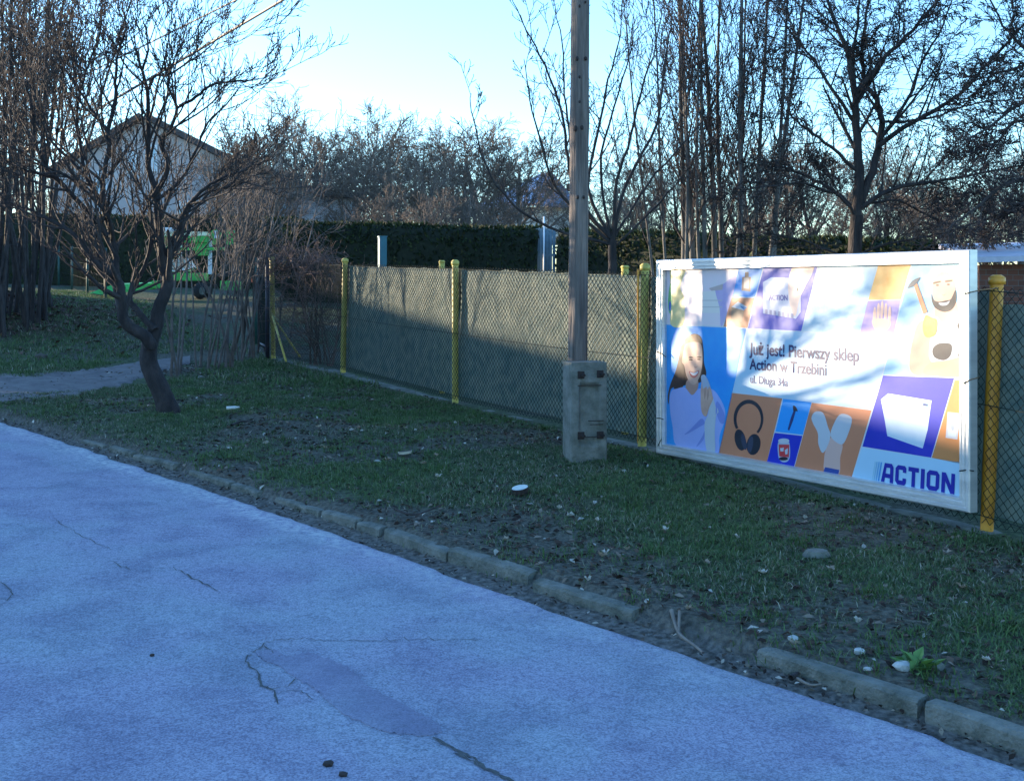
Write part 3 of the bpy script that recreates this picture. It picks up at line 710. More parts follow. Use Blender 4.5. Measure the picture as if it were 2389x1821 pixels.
figure('printed_shopper', [(T_([(150,150),(235,150),(205,260),(228,330),(222,475),(150,470),(160,330)]), ink((.84,.60,.20), (.86,.74,.40), 6)), (uv_poly(Z1, [(268,292),(442,280),(442,408),(272,408)]), ink((.82,.74,.68))), (T_([(400,270),(440,250),(520,210),(440,480),(425,380)]), ink((.46,.36,.66), (.6,.5,.72), 5)), (uv_poly(Z1, [(270,335),(440,335),(440,340),(270,340)]), ink((.60,.52,.50))), (uv_poly(Z1, [(270,372),(440,372),(440,377),(270,377)]), ink((.60,.52,.50))), (uv_poly(Z1, [(365,270),(445,245),(442,278),(380,284)]), ink((.55,.42,.40))), (T_([(140,300),(152,240),(162,330),(150,410),(138,380)]), ink((.20,.50,.18))), (E_(148,370,7,28, z=Z1), ink((.05,.15,.50)))])

# lettering
def fill_loops(name, loops_list, m, parent, layer=14):
    """2D outline loops (uv) with holes filled, laid on the poster"""
    cu = bpy.data.curves.new(name, 'CURVE'); cu.dimensions = '2D'; cu.fill_mode = 'BOTH'
    for lp in loops_list:
        sp = cu.splines.new('POLY'); sp.points.add(len(lp)-1)
        for k, (u, v) in enumerate(lp): sp.points[k].co = (u, v, 0, 1)
        sp.use_cyclic_u = True
    return curve_to_board(name, cu, m, parent, layer)
def curve_to_board(name, cu, m, parent, layer, sx=1.0, sy=1.0, u0=0.0, v0=0.0):
    ob = bpy.data.objects.new('tmp', cu); C.objects.link(ob); bpy.context.view_layer.update()
    dg = bpy.context.evaluated_depsgraph_get(); me = bpy.data.meshes.new_from_object(ob.evaluated_get(dg))
    bpy.data.objects.remove(ob)
    me.materials.clear()
    for v in me.vertices: v.co = bp_(u0+v.co.x*sx, v0+v.co.y*sy, -.008+LAY*layer)
    me.update()
    for p in me.polygons:
        if p.normal.dot(N2) < 0: p.flip()
    me.name = name
    return link(name, me, m, parent)
def text_line(name, txt, l_px, r_px, bold, m):
    cu = bpy.data.curves.new(name, 'FONT'); cu.body = txt; cu.size = 1; cu.offset = bold; cu.resolution_u = 6
    ob = bpy.data.objects.new('tmp', cu); C.objects.link(ob); bpy.context.view_layer.update(); w = ob.dimensions.x; bpy.data.objects.remove(ob)
    u0, v0 = to_uv(*px_of(Z1, l_px)); u1, _ = to_uv(*px_of(Z1, r_px)); s = (u1-u0)/w
    return curve_to_board(name, cu, m, poster, 12, s, s*1.06, u0, v0)
navy = ink((.012,.014,.11))
text_line('printed_text', 'Już jest! Pierwszy sklep', (597,638), (1212,676), .022, navy)
text_line('printed_text', 'Action w Trzebini', (595,722), (1026,764), .022, navy)
text_line('printed_text', 'ul. Długa 34a', (596,798), (806,818), .014, ink((.025,.03,.16)))
text_line('printed_text', 'ACTION', (702,336), (808,345), .03, ink((.08,.09,.40)))
# company logo: block capitals with cut corners and speed bars
uA, vA = to_uv(*px_of(Z1, (1328,1350))); uB, vB = to_uv(*px_of(Z1, (1752,1425))); _, vT = to_uv(*px_of(Z1, (1352,1246))); H_ = vT-vA; Wt = uB-uA
adv = [1.02, .90, .86, .40, .98, 1.0]; tot = sum(adv); x0 = 0; ls = Wt/tot; t_ = .24; c_ = .17
def letter(ch, w):
    w -= .14
    if ch == 'A': return [[(0,0),(.24,0),(.29,.24),(w-.24,.24),(w-.24,0),(w,0),(w,1-c_),(w-.13,1),(.24,1)], [(.33,.46),(.38,.77),(w-.24,.77),(w-.24,.46)]]
    if ch == 'C': return [[(c_,0),(w-c_*.6,0),(w,.12),(w,.36),(w-.24,.36),(w-.24,.23),(.24,.23),(.24,.77),(w-.24,.77),(w-.24,.64),(w,.64),(w,.88),(w-c_*.6,1),(c_,1),(0,1-c_),(0,c_)]]
    if ch == 'T': return [[(w/2-.12,0),(w/2+.12,0),(w/2+.12,.77),(w,.77),(w,1),(0,1),(0,.77),(w/2-.12,.77)]]
    if ch == 'I': return [[(0,0),(w,0),(w,1),(0,1)]]
    if ch == 'O': return [[(c_,0),(w-c_,0),(w,c_),(w,1-c_),(w-c_,1),(c_,1),(0,1-c_),(0,c_)], [(.24,.23),(.24,.77),(w-.24,.77),(w-.24,.23)]]
    if ch == 'N': return [[(0,0),(.24,0),(.24,.58),(w-.26,0),(w,0),(w,1),(w-.24,1),(w-.24,.42),(.26,1),(0,1)]]
logo = ink((.014,.02,.34))
for ch, a in zip('ACTION', adv):
    loops_ = [[(uA+(x0+x)*ls + .06*ls*y, vA+y*H_) for x, y in lp] for lp in letter(ch, a)]
    fill_loops('logo_letter', loops_, logo, poster); x0 += a
for k, (g, w) in enumerate(((.12,.09),(.30,.07),(.46,.05),(.60,.03))):
    u_ = uA - (g+w)*ls
    fill_loops('logo_bar', [[(u_, vA), (u_+w*ls, vA), (u_+w*ls+.22*ls, vA+H_), (u_+.22*ls, vA+H_)]], ink((.05+.08*k, .30+.1*k, .72)), poster)
# tie wires
for (a, b_) in (((2250,685),(2330,672)), ((2246,895),(2285,880)), ((2238,1098),(2272,1098)), ((1533,820),(1553,832)), ((1532,975),(1548,978)), ((1535,1040),(1545,1022))):
    A = on_board(*a, .048); B = on_board(*b_, .03)
    V, Q = tubes([([A, A.lerp(B, .5)+Vector((0,0,.006)), B], [.004]*3)], 5)
    link('tie_wire', np_mesh('tie_wire', V, Q), M['wire'], board)
# ------------------------------------------------------------------ buildings
def wall_prism(name, outline, depth_vec, m, parent):
    """outline: world points of the front face, extruded back by depth_vec"""
    bm = bmesh.new(); a = [bm.verts.new(p) for p in outline]; b_ = [bm.verts.new(p+depth_vec) for p in outline]; n = len(a)
    for i in range(n): bm.faces.new((a[i], a[(i+1)%n], b_[(i+1)%n], b_[i]))
    bm.faces.new(a); bm.faces.new(b_[::-1])
    return link(name, bm_mesh(name, bm), m, parent)
def slab(name, a, b_, depth_vec, th, m, parent, over=.35):
    """roof slab above the line a-b, running back along depth_vec"""
    d = (b_-a).normalized(); dn = depth_vec.normalized(); up_ = d.cross(dn).normalized()
    if up_.z < 0: up_ = -up_
    a2 = a - dn*over + up_*.02; b2 = b_ - dn*over + up_*.02; dv = depth_vec + dn*over*2
    bm = bmesh.new(); vs = [bm.verts.new(p+up_*k+dv*q) for k in (0, th) for q in (0, 1) for p in (a2, b2)]
    for f_ in ((0,1,3,2),(4,6,7,5),(0,4,5,1),(2,3,7,6),(0,2,6,4),(1,5,7,3)): bm.faces.new([vs[k] for k in f_])
    return link(name, bm_mesh(name, bm), m, parent)
M['render'] = mat('render_wall', (.42, .38, .38), (.54, .50, .49), 1.5, .9)
M['render_white'] = mat('render_white', (.55, .53, .48), (.66, .64, .58), 2, .9)
M['roof_dark'] = mat('roof_dark', (.045, .038, .04), (.09, .075, .07), 12, .8)
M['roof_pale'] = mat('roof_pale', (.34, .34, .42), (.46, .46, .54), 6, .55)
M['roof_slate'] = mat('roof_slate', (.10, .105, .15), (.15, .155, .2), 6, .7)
M['glass'] = mat('window_glass', (.35, .5, .6), rough=.12, spec=.8)
M['frame_white'] = mat('frame_white', (.74, .76, .78), rough=.5)
hz = 46.0
hb = P(420, 560, hz); hb.z = gz(hb.x, hb.y)
house = empty('house', hb, 'grey rendered house with long dark gable roof behind the bare tree', 'house')
roofline = [(118,408),(335,278),(520,372),(672,428),(745,460),(842,465)]
base_y = 600
front = [P(118, base_y, hz)] + [P(x, y, hz) for x, y in roofline] + [P(842, base_y, hz)]
dv = Vector((-2.0, 11, 0))
wall_prism('wall', front, dv, M['render'], house)
for a, b_ in zip(roofline[:-1], roofline[1:]):
    e = (8 if b_[0] == 842 else 0)
    slab('roof_slope', P(a[0]-(10 if a[0] == 118 else 0), a[1]+(6 if a[0] == 118 else 0), hz), P(b_[0]+e, b_[1], hz), dv, .22, M['roof_dark'], house)
wall_prism('chimney', [P(x, y, hz+4) for x, y in ((634,420),(634,352),(652,352),(652,420))], Vector((0,.6,0)), mat('chimney_mat', (.6,.45,.34), (.7,.55,.42), 5, .9), house)
def window(px0, py0, px1, py1, d, parent):
    w = wall_prism('window', [P(px0,py0,d-.05), P(px1,py0,d-.05), P(px1,py1,d-.05), P(px0,py1,d-.05)], Vector((0,.12,0)), M['frame_white'], parent)
    e = .07*F/d; mid = (px0+px1)/2
    for a, b_ in ((px0+e, mid-e/2), (mid+e/2, px1-e)):
        wall_prism('pane', [P(a,py0+e,d-.07), P(b_,py0+e,d-.07), P(b_,py1-e,d-.07), P(a,py1-e,d-.07)], Vector((0,.01,0)), M['glass'], w)
for w in ((342,338,366,400),(412,468,442,500),(530,472,556,500),(222,400,250,452),(296,352,318,402),(640,476,668,540),(818,472,834,510)): window(*w, hz, house)
# second house far right of it
h2 = 66.0; c2 = P(1230, 560, h2); c2.z = gz(c2.x, c2.y)
house2 = empty('house', c2, 'distant house with pale and slate hipped roof beyond the hedge gap', 'house')
wall_prism('wall', [P(1130,560,h2), P(1130,482,h2), P(1345,482,h2), P(1345,560,h2)], Vector((0,8,0)), M['render_white'], house2)
def face_obj(name, pts, m, parent, th=.15):
    bm = bmesh.new(); a = [bm.verts.new(p) for p in pts]; b_ = [bm.verts.new(p+Vector((0,0,-th))) for p in pts]; n = len(a)
    for i in range(n): bm.faces.new((a[i], a[(i+1)%n], b_[(i+1)%n], b_[i]))
    bm.faces.new(a); bm.faces.new(b_[::-1]); return link(name, bm_mesh(name, bm), m, parent)
apex, apex2 = P(1262, 404, h2+4), P(1290, 404, h2+4)
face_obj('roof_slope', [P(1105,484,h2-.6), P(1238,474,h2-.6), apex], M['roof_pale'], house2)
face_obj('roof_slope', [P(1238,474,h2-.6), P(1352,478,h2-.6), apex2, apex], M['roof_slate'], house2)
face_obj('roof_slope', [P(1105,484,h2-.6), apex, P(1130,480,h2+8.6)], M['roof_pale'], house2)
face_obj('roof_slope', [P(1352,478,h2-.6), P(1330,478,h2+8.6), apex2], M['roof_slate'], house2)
wall_prism('chimney', [P(x, y, h2+3) for x, y in ((1322,445),(1322,428),(1336,428),(1336,445))], Vector((0,.6,0)), M['rust'], house2)
window(1160,492,1190,520,h2,house2)
# brick shed at the right edge, behind the fence
bk, nt, b = new_mat('brick'); br = nt.nodes.new('ShaderNodeTexBrick'); tcb = nt.nodes.new('ShaderNodeTexCoord'); mpb = nt.nodes.new('ShaderNodeMapping'); mpb.inputs['Rotation'].default_value = (math.radians(90), 0, 0)
nt.links.new(tcb.outputs['Object'], mpb.inputs[0]); nt.links.new(mpb.outputs[0], br.inputs['Vector']); br.inputs['Scale'].default_value = 4.2
br.inputs['Color1'].default_value = (.16,.055,.035,1); br.inputs['Color2'].default_value = (.10,.04,.028,1); br.inputs['Mortar'].default_value = (.12,.10,.09,1); br.inputs['Mortar Size'].default_value = .014
nt.links.new(br.outputs[0], b.inputs['Base Color']); b.inputs['Roughness'].default_value = .9
sz = 13.5; sb = P(2420, 700, sz); sb.z = gz(sb.x, sb.y)
shed = empty('brick_shed', sb, 'red brick shed with pale sheet roof at the right edge behind the fence', 'shed')
wall_prism('wall', [P(2285,860,sz), P(2285,618,sz), P(2800,606,sz), P(2800,860,sz)], Vector((.9,3.5,0)), bk, shed)
slab('roof', P(2262,614,sz), P(2830,600,sz), Vector((.9,3.5,.25)), .06, M['roof_pale'], shed, .25)
# unseen building added left of the picture, shaped to shade road and verge
bw = 25.5; W3 = Vector((SUN_H.x, SUN_H.y, 0)); U3 = Vector((-W3.y, W3.x, 0)) * -1
if U3.y < 0: U3 = -U3
rz_ = 1.82 + math.tan(SUN_EL)*16.0
def shade_building_pt(w, u, z): v = W3*w + U3*u; return Vector((v.x, v.y, z))
bb = shade_building_pt(bw+2.4, 4, 0); bb.z = gz(bb.x, bb.y)
shade_building = empty('shade_building', bb, 'unseen long low building with dark roof, added to shade the road and verge', 'shade_building')
gzb = .2
for (u0_, u1_, rz, nm_) in ((-22.0, 9.75, rz_+.20, 'wall'), (9.78, 19.0, rz_, 'low_shade_wall')):  # ridge heights differ so the board's lower part stays in shade
    sec = [shade_building_pt(bw+.1, u0_, gzb-.6), shade_building_pt(bw+.1, u0_, rz-1.0), shade_building_pt(bw+2.4, u0_, rz), shade_building_pt(bw+4.7, u0_, rz-1.0), shade_building_pt(bw+4.7, u0_, gzb-.6)]
    wall_prism(nm_, sec, U3*(u1_-u0_), M['render'], shade_building)
    slab('roof_slope', sec[1]+Vector((0,0,.02)), sec[2], U3*(u1_-u0_), .08, M['roof_dark'], shade_building, .004)
    slab('roof_slope', sec[2], sec[3]+Vector((0,0,.02)), U3*(u1_-u0_), .08, M['roof_dark'], shade_building, .004)
for k in range(5):
    a = shade_building_pt(bw+.06, -15+k*7, 1.2)
    box_obj('window', a, (.06, 1.1, .8), M['frame_white'], shade_building, Matrix.Rotation(math.atan2(U3.y, U3.x)-math.pi/2, 3, 'Z'))

# ------------------------------------------------------------------ hedges
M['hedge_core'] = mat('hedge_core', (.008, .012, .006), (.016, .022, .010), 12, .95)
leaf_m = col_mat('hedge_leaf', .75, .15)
def hedge(x0, x1, ytop0, ytop1, d0, d1, th, label, dens=900):
    A = P(x0, ytop0, d0); B = P(x1, ytop1, d1); ga = gz(A.x, A.y)-.1; gb = gz(B.x, B.y)-.1
    d = Vector((B.x-A.x, B.y-A.y, 0)); ln = d.length; d.normalize(); nb = Vector((-d.y, d.x, 0))
    if nb.y < 0: nb = -nb
    e = empty('hedge', Vector((A.x, A.y, ga)), label, 'hedge', 'clipped evergreen hedges')
    n = max(8, int(ln/.35)); m_ = 7; V = []; Q = []
    prof = [(0,0),(-.05,.35),(-.03,.75),(.06,.97),(.5,1.0),(.94,.97),(1.0,.5),(1.0,0)]
    for k in range(n+1):
        f_ = k/n; c = A.lerp(B, f_); g = ga+(gb-ga)*f_; hgt = c.z-g-.05 + (fbm(np.array(f_*ln*.8), np.array(.3), 2)-.5)*.14
        for (a, h) in prof: v = c + nb*(a*th); V.append((v.x, v.y, g+hgt*h))
    np_ = len(prof)
    for k in range(n):
        for j in range(np_-1): Q.append((k*np_+j, (k+1)*np_+j, (k+1)*np_+j+1, k*np_+j+1))
    link('hedge_body', np_mesh('hedge_body', V, Q), M['hedge_core'], e)
    # leaf sprays over the front and top
    N_ = int(ln*dens); f_ = rng.random(N_); w = rng.random(N_)*1.35
    VA = np.array(V).reshape(n+1, np_, 3); ki = np.minimum((f_*n).astype(int), n-1); fr = f_*n-ki
    arc = np.clip(w/1.35*5.2, 0, 5.19); ji = arc.astype(int); jf = arc-ji
    pos = (VA[ki, ji]*(1-fr)[:,None]+VA[ki+1, ji]*fr[:,None])*(1-jf)[:,None] + (VA[ki, ji+1]*(1-fr)[:,None]+VA[ki+1, ji+1]*fr[:,None])*jf[:,None]
    out = np.array(nb)*-1; pos = pos + out*(rng.random(N_)*.10-.02)[:,None] + np.array([0,0,1])*(rng.random(N_)*.10-.03)[:,None]
    L_ = .05+.06*rng.random(N_); dirs = rng.normal(0, .5, (N_,3)) + out*.5 + np.array([0,0,.7]); dirs /= np.linalg.norm(dirs, axis=1)[:,None]
    side = np.cross(dirs, rng.normal(0,1,(N_,3))); side /= np.linalg.norm(side, axis=1)[:,None]
    tri = np.stack([pos-side*(L_*.33)[:,None], pos+side*(L_*.33)[:,None], pos+dirs*L_[:,None]], 1)
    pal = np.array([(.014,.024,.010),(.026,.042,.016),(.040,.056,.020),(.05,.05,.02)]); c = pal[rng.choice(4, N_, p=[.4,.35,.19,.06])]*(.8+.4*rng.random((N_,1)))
    col = np.repeat(np.concatenate([c, np.ones((N_,1))], 1), 3, 0)
    tag(link('leaf', np_mesh('hedge_leaves', tri.reshape(-1,3), np.arange(N_*3).reshape(-1,3), False, col), leaf_m, e), kind='stuff')
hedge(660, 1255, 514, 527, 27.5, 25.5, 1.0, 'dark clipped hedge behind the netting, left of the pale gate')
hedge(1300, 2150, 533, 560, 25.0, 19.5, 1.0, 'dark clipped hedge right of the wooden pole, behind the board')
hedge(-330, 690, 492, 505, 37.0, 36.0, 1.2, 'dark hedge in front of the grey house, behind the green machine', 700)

# pale metal gate in the hedge gap, blue square post
gx = P(1277, 612, 25.6); gx.z = gz(gx.x, gx.y)
gate = empty('garden_gate', gx, 'pale blue metal gate filling the gap in the hedge', 'gate')
M['gate_blue'] = mat('gate_blue', (.12, .20, .26), (.18, .27, .33), 4, .6)
for k in range(6):
    a = P(1254+k*7.7, 533, 25.6); bm = bmesh.new(); add_box(bm, Vector((a.x, a.y, (a.z+gx.z)/2)), (.062, .03, a.z-gx.z)); link('slat', bm_mesh('slat', bm), M['gate_blue'], gate)
for yy in (545, 595):
    a = P(1273, yy, 25.64); box_obj('rail', a, (.44, .03, .05), M['gate_blue'], gate)
a = P(1269, 500, 25.5); cyl_obj('gate_post', (a.x, a.y, gx.z), (a.x, a.y, P(0, 505, 25.5).z), .02, M['frame_white'], gate)
a = P(892, 552, 20.0); g = gz(a.x, a.y); bm = bmesh.new(); add_box(bm, Vector((a.x, a.y, (a.z+g)/2)), (.125, .125, a.z-g), Matrix.Rotation(.35, 3, 'Z'), .012); add_box(bm, Vector((a.x, a.y, a.z)), (.135, .135, .02), Matrix.Rotation(.35, 3, 'Z'))
tag(link('square_post', bm_mesh('square_post', bm), M['blue_post']), 'blue square metal post sticking up behind the netting against the hedge', 'post')

# ------------------------------------------------------------------ open mesh gate left of the first fence post
ga = P(624, 828, 18.9); ga.z = gz(ga.x, ga.y)
gt = empty('mesh_gate', ga, 'dark mesh gate leaf standing open beside the first yellow post', 'gate')
hA = ga + Vector((0,0,.05)); hB = P(604, 820, 20.6); hB.z = gz(hB.x, hB.y)+.05; topz = P(0, 592, 18.9).z
for a in (hA, hB): cyl_obj('gate_upright', a-Vector((0,0,.1)), Vector((a.x, a.y, topz+(0 if a is hA else .0))), .034 if a is hA else .024, M['dark_metal'], gt)
for z in (.12, topz-hA.z-.05): cyl_obj('gate_rail', hA+Vector((0,0,z)), Vector((hB.x, hB.y, hA.z+z)), .018, M['dark_metal'], gt)
ln = Vector((hB.x-hA.x, hB.y-hA.y, 0)).length; K = int(ln/.04); J = int((topz-hA.z-.1)/.04)
k = np.arange(K)[:,None]; j = np.arange(J+1)[None,:]; u = (k+((j+k)%2))*.04/ln
base = np.array([hA.x,hA.y,hA.z+.08]); dvv = np.array([hB.x-hA.x, hB.y-hA.y, 0]); pts = base + dvv*u[...,None] + np.array([0,0,1])*(j*.04+0*k)[...,None]
V, Q = tube_np(pts, np.full(pts.shape[:2], .003), 3); tag(link('wire_mesh', np_mesh('wire_mesh', V, Q), M['wire'], gt), kind='stuff')
a = P(596, 815, 21.0); a.z = gz(a.x, a.y); t_ = P(596, 600, 21.0)
gp = empty('gate_post', a, 'dark green gate post with an orange band near its top', 'post')
cyl_obj('shaft', a-Vector((0,0,.1)), t_, .045, M['green_metal'], gp, seg=14); 
c = P(591, 650, 20.95); box_obj('orange_band', c, (.07, .05, .13), mat('orange_band', (.62,.12,.03), rough=.5), gp, None, .01)

# ------------------------------------------------------------------ green wire fence at far left
gpx = [(107,660,572,40),(137,668,573,36),(168,677,574,33),(204,694,576,29.5),(246,712,578,26.5)]
pts_ = [P(x, yb, d) for x, yb, yt, d in gpx]; tops_ = [P(x, yt, d) for x, yb, yt, d in gpx]
for p_ in pts_: p_.z = min(p_.z, gz(p_.x, p_.y))
gf = empty('wire_fence', pts_[-1], 'dark green wire fence climbing the slope at the far left', 'fence')
for a, b_ in zip(pts_, tops_): cyl_obj('post', a-Vector((0,0,.1)), b_, .03, M['green_metal'], gf)
for i in range(4):
    L_ = []
    n = int((pts_[i+1]-pts_[i]).length/.30)
    for k in range(n): a = pts_[i].lerp(pts_[i+1], k/n); b_ = tops_[i].lerp(tops_[i+1], k/n); L_.append(([a, a.lerp(b_,.5), b_-Vector((0,0,.05))], [.003]*3))
    for h in np.linspace(.05, .97, 4): L_.append(([pts_[i].lerp(tops_[i], h), pts_[i].lerp(tops_[i],h).lerp(pts_[i+1].lerp(tops_[i+1],h),.5), pts_[i+1].lerp(tops_[i+1], h)], [.003]*3))
    V, Q = tubes(L_, 3); tag(link('wire_mesh', np_mesh('wire_mesh', V, Q), M['wire'], gf), kind='stuff')

# ------------------------------------------------------------------ green farm implement
MG = mat('implement_green', (.03, .30, .05), (.06, .42, .08), 4, .45); MW = mat('implement_white', (.55, .60, .66), (.70, .74, .78), 4, .5); MB = mat('tyre', (.012,.012,.014), (.03,.03,.03), 20, .9); MY = mat('implement_pale', (.66, .72, .45), (.74, .78, .56), 4, .5)
md = 28.0; mb_ = P(470, 697, md); mb_.z = gz(mb_.x, mb_.y)
imp = empty('farm_implement', mb_, 'bright green farm implement on wheels parked behind the bare tree', 'farm implement')
def ibox(name, x0, y0, x1, y1, d, th, m, bev=.012):
    a, b_ = P(x0, y0, d), P(x1, y1, d); c = (a+b_)/2
    return box_obj(name, c, (abs(b_.x-a.x), th, abs(a.z-b_.z)), m, imp, None, bev)
ibox('top_beam', 374, 551, 486, 566, 28, .30, MG); ibox('beam_cover', 372, 541, 486, 551, 28, .34, MY)
ibox('lamp_box', 384, 531, 412, 541, 28, .2, MW)
for x in (504, 537):
    c = P(x, 548, 28); bm = bmesh.new(); add_cyl(bm, c-Vector((0,.05,0)), c+Vector((0,.05,0)), .13, .13, 8); add_box(bm, c+Vector((0,0,-.12)), (.15,.08,.2)); link('end_disc', bm_mesh('end_disc', bm), MG, imp)
ibox('disc_sticker', 500, 538, 510, 556, 27.92, .02, MW, .002)
ibox('cross_bar', 398, 577, 524, 584, 27.9, .08, MG); ibox('side_plate', 458, 566, 486, 596, 28, .2, MG)
ibox('side_plate', 376, 566, 392, 582, 28, .2, MG)
for x in (420, 490): ibox('upright', x-4, 560, x+4, 640, 28.1, .09, MW)
bm = bmesh.new(); q_ = [P(380,608,27.6), P(434,602,27.6), P(448,624,27.8), P(432,633,27.8), P(380,633,27.8)]; a = [bm.verts.new(p) for p in q_]; b_ = [bm.verts.new(p+Vector((0,.4,0))) for p in q_]
for i in range(5): bm.faces.new((a[i], a[(i+1)%5], b_[(i+1)%5], b_[i]))
bm.faces.new(a); bm.faces.new(b_[::-1]); link('white_tank', bm_mesh('white_tank', bm), MW, imp)
ibox('mudguard', 385, 590, 404, 606, 27.7, .3, MG)
ibox('chassis', 396, 637, 480, 655, 28, .5, MG); ibox('rear_box', 518, 655, 558, 677, 28, .4, MG)
ibox('front_plate', 358, 655, 386, 672, 28, .3, MG); ibox('axle', 430, 660, 540, 668, 28, .1, MB, .004)
bm = bmesh.new(); q_ = [P(208,684,27.4), P(262,664,27.7), P(362,660,28), P(362,674,28), P(240,688,27.4)]; a = [bm.verts.new(p) for p in q_]; b_ = [bm.verts.new(p+Vector((0,.35,.03))) for p in q_]
for i in range(5): bm.faces.new((a[i], a[(i+1)%5], b_[(i+1)%5], b_[i]))
bm.faces.new(a); bm.faces.new(b_[::-1]); link('drawbar', bm_mesh('drawbar', bm), MG, imp)
for x, dd in ((466, 27.7), (481, 28.3)):
    c = P(x, 680, dd); zc = gz(c.x, c.y)+.19; bm = bmesh.new()
    bmesh.ops.create_cone(bm, cap_ends=True, segments=22, radius1=.19, radius2=.19, depth=.12, matrix=Matrix.Translation((c.x, c.y, zc)) @ Matrix.Rotation(math.radians(62), 4, 'Z') @ Matrix.Rotation(math.radians(90), 4, 'X'))
    bmesh.ops.bevel(bm, geom=[e for e in bm.edges if len(e.link_faces)==2 and any(len(f.verts)>6 for f in e.link_faces)], offset=.03, segments=2, affect='EDGES')
    w = link('wheel', bm_mesh('wheel', bm, True), MB, imp)
    bm = bmesh.new(); bmesh.ops.create_cone(bm, cap_ends=True, segments=16, radius1=.09, radius2=.09, depth=.14, matrix=Matrix.Translation((c.x, c.y, zc)) @ Matrix.Rotation(math.radians(62), 4, 'Z') @ Matrix.Rotation(math.radians(90), 4, 'X')); link('rim', bm_mesh('rim', bm), M['concrete_dark'], w)
ibox('parking_leg', 550, 677, 556, 700, 28, .05, MB, .004)
c = P(525, 640, 28); bm = bmesh.new(); add_cyl(bm, P(512,650,28), P(555,632,28), .10, .06, 10); link('hydraulic_hose', bm_mesh('hydraulic_hose', bm, True), MB, imp)
# ------------------------------------------------------------------ bare trees
rnd = random.Random(5)
M['sapling'] = mat('sapling_bark', (.055, .045, .042), (.13, .11, .10), 5, .85)
M['far_bark'] = mat('far_bark', (.10, .075, .06), (.19, .145, .115), 3, .9)
def rdir(): 
    v = Vector((rnd.gauss(0,1), rnd.gauss(0,1), rnd.gauss(0,1))); return v.normalized()
UPV = Vector((0,0,1))
def side_dir(d, ang):
    ax = d.cross(rdir())
    if ax.length < 1e-4: ax = d.orthogonal()
    return Matrix.Rotation(ang, 3, ax.normalized()) @ d
def grow(start, d, L, r, lvl, cfg, out):
    """cfg: dict of per-level lists n, wob, trop (pull upward), kids, ang, ratio, t0; max level = len(kids)-1"""
    n = cfg['n'][lvl]; step = L/n; p = start.copy(); d = d.normalized(); pts = [p.copy()]; ds = [d.copy()]
    for i in range(n):
        d = (d + rdir()*cfg['wob'][lvl] + UPV*cfg['trop'][lvl]).normalized(); p = p + d*step; pts.append(p.copy()); ds.append(d.copy())
    rt = cfg.get('tip', .35)
    rad = [max(cfg['rmin'], r*(1-(1-rt)*k/n)) for k in range(n+1)]
    out.append((lvl, pts, rad)); spawn(pts, ds, rad, L, lvl, cfg, out)
def spawn(pts, ds, rad, L, lvl, cfg, out):
    if lvl+1 >= len(cfg['n']): return
    kn = cfg['kids'][lvl]; kn = max(1, int(kn*rnd.uniform(.75, 1.25)+.5)); n = len(pts)-1
    for k in range(kn):
        t = cfg['t0'][lvl] + (1-cfg['t0'][lvl])*(k+rnd.random())/kn; t = min(t, .995)
        i = int(t*n); f_ = t*n-i; p = pts[i].lerp(pts[i+1], f_); rr = rad[i]*(1-f_)+rad[i+1]*f_
        a = math.radians(cfg['ang'][lvl]*rnd.uniform(.65, 1.3)); d = side_dir(ds[i], a)
        grow(p, d, L*cfg['ratio'][lvl]*rnd.uniform(.6, 1.25)*(1.15-.5*t), rr*cfg.get('rr', .6), lvl+1, cfg, out)
def smooth_path(pts, k=4):
    out = []; n = len(pts)
    for i in range(n-1):
        p0, p1, p2, p3 = pts[max(i-1,0)], pts[i], pts[i+1], pts[min(i+2,n-1)]
        for j in range(k):
            t = j/k; out.append(.5*((2*p1)+(p2-p0)*t+(2*p0-5*p1+4*p2-p3)*t*t+(3*p1-p0-3*p2+p3)*t**3))
    out.append(pts[-1].copy()); return out
def limb(pxs, depth, r0, r1, cfg, out, lvl=0, dd=0.0, scale=1.0, wob=.01):
    """a traced limb: photo pixels (x, y), at depth running to depth+dd"""
    n = len(pxs); pts = [P(x, y, depth+dd*i/(n-1)) for i, (x, y) in enumerate(pxs)]
    pts = smooth_path(pts)
    for q in pts[1:]: q += rdir()*wob
    ds = [(pts[min(i+1,len(pts)-1)]-pts[max(i-1,0)]).normalized() for i in range(len(pts))]
    m = len(pts)-1; rad = [r0+(r1-r0)*i/m for i in range(m+1)]
    out.append((lvl, pts, rad)); L = sum((pts[i+1]-pts[i]).length for i in range(m))
    spawn(pts, ds, rad, L*scale, lvl, cfg, out)
def build_tree(name, base, label, out, m_trunk, m_twig, group=None, cat='tree', trunk_lvl=0, part=('trunk', 'crown'), twist=None):
    e = empty(name, base, label, cat, group)
    T0 = [(p, r) for l, p, r in out if l <= trunk_lvl]; T1 = [(p, r) for l, p, r in out if l == trunk_lvl+1]; T2 = [(p, r) for l, p, r in out if l > trunk_lvl+1]
    V, Q = tubes(T0, 9); link(part[0], np_mesh(part[0], V, Q, True), m_trunk, e)
    Vs, Qs, off = [], [], 0
    for T, s in ((T1, 5), (T2, 3)):
        if T: V, Q = tubes(T, s); Vs.append(V); Qs.append(Q+off); off += len(V)
    if Vs: link(part[1], np_mesh(part[1], np.concatenate(Vs), np.concatenate(Qs), True), m_twig, e)
    return e
def copy_tree(root, loc, rz, sc, label, group):
    r = root.copy(); C.objects.link(r); r.location = loc; r.rotation_euler = (0,0,rz); r.scale = sc; r['label'] = label; r['group'] = group
    for ch in root.children:
        c = ch.copy(); C.objects.link(c); c.parent = r; c.matrix_parent_inverse = ch.matrix_parent_inverse.copy()
    return r

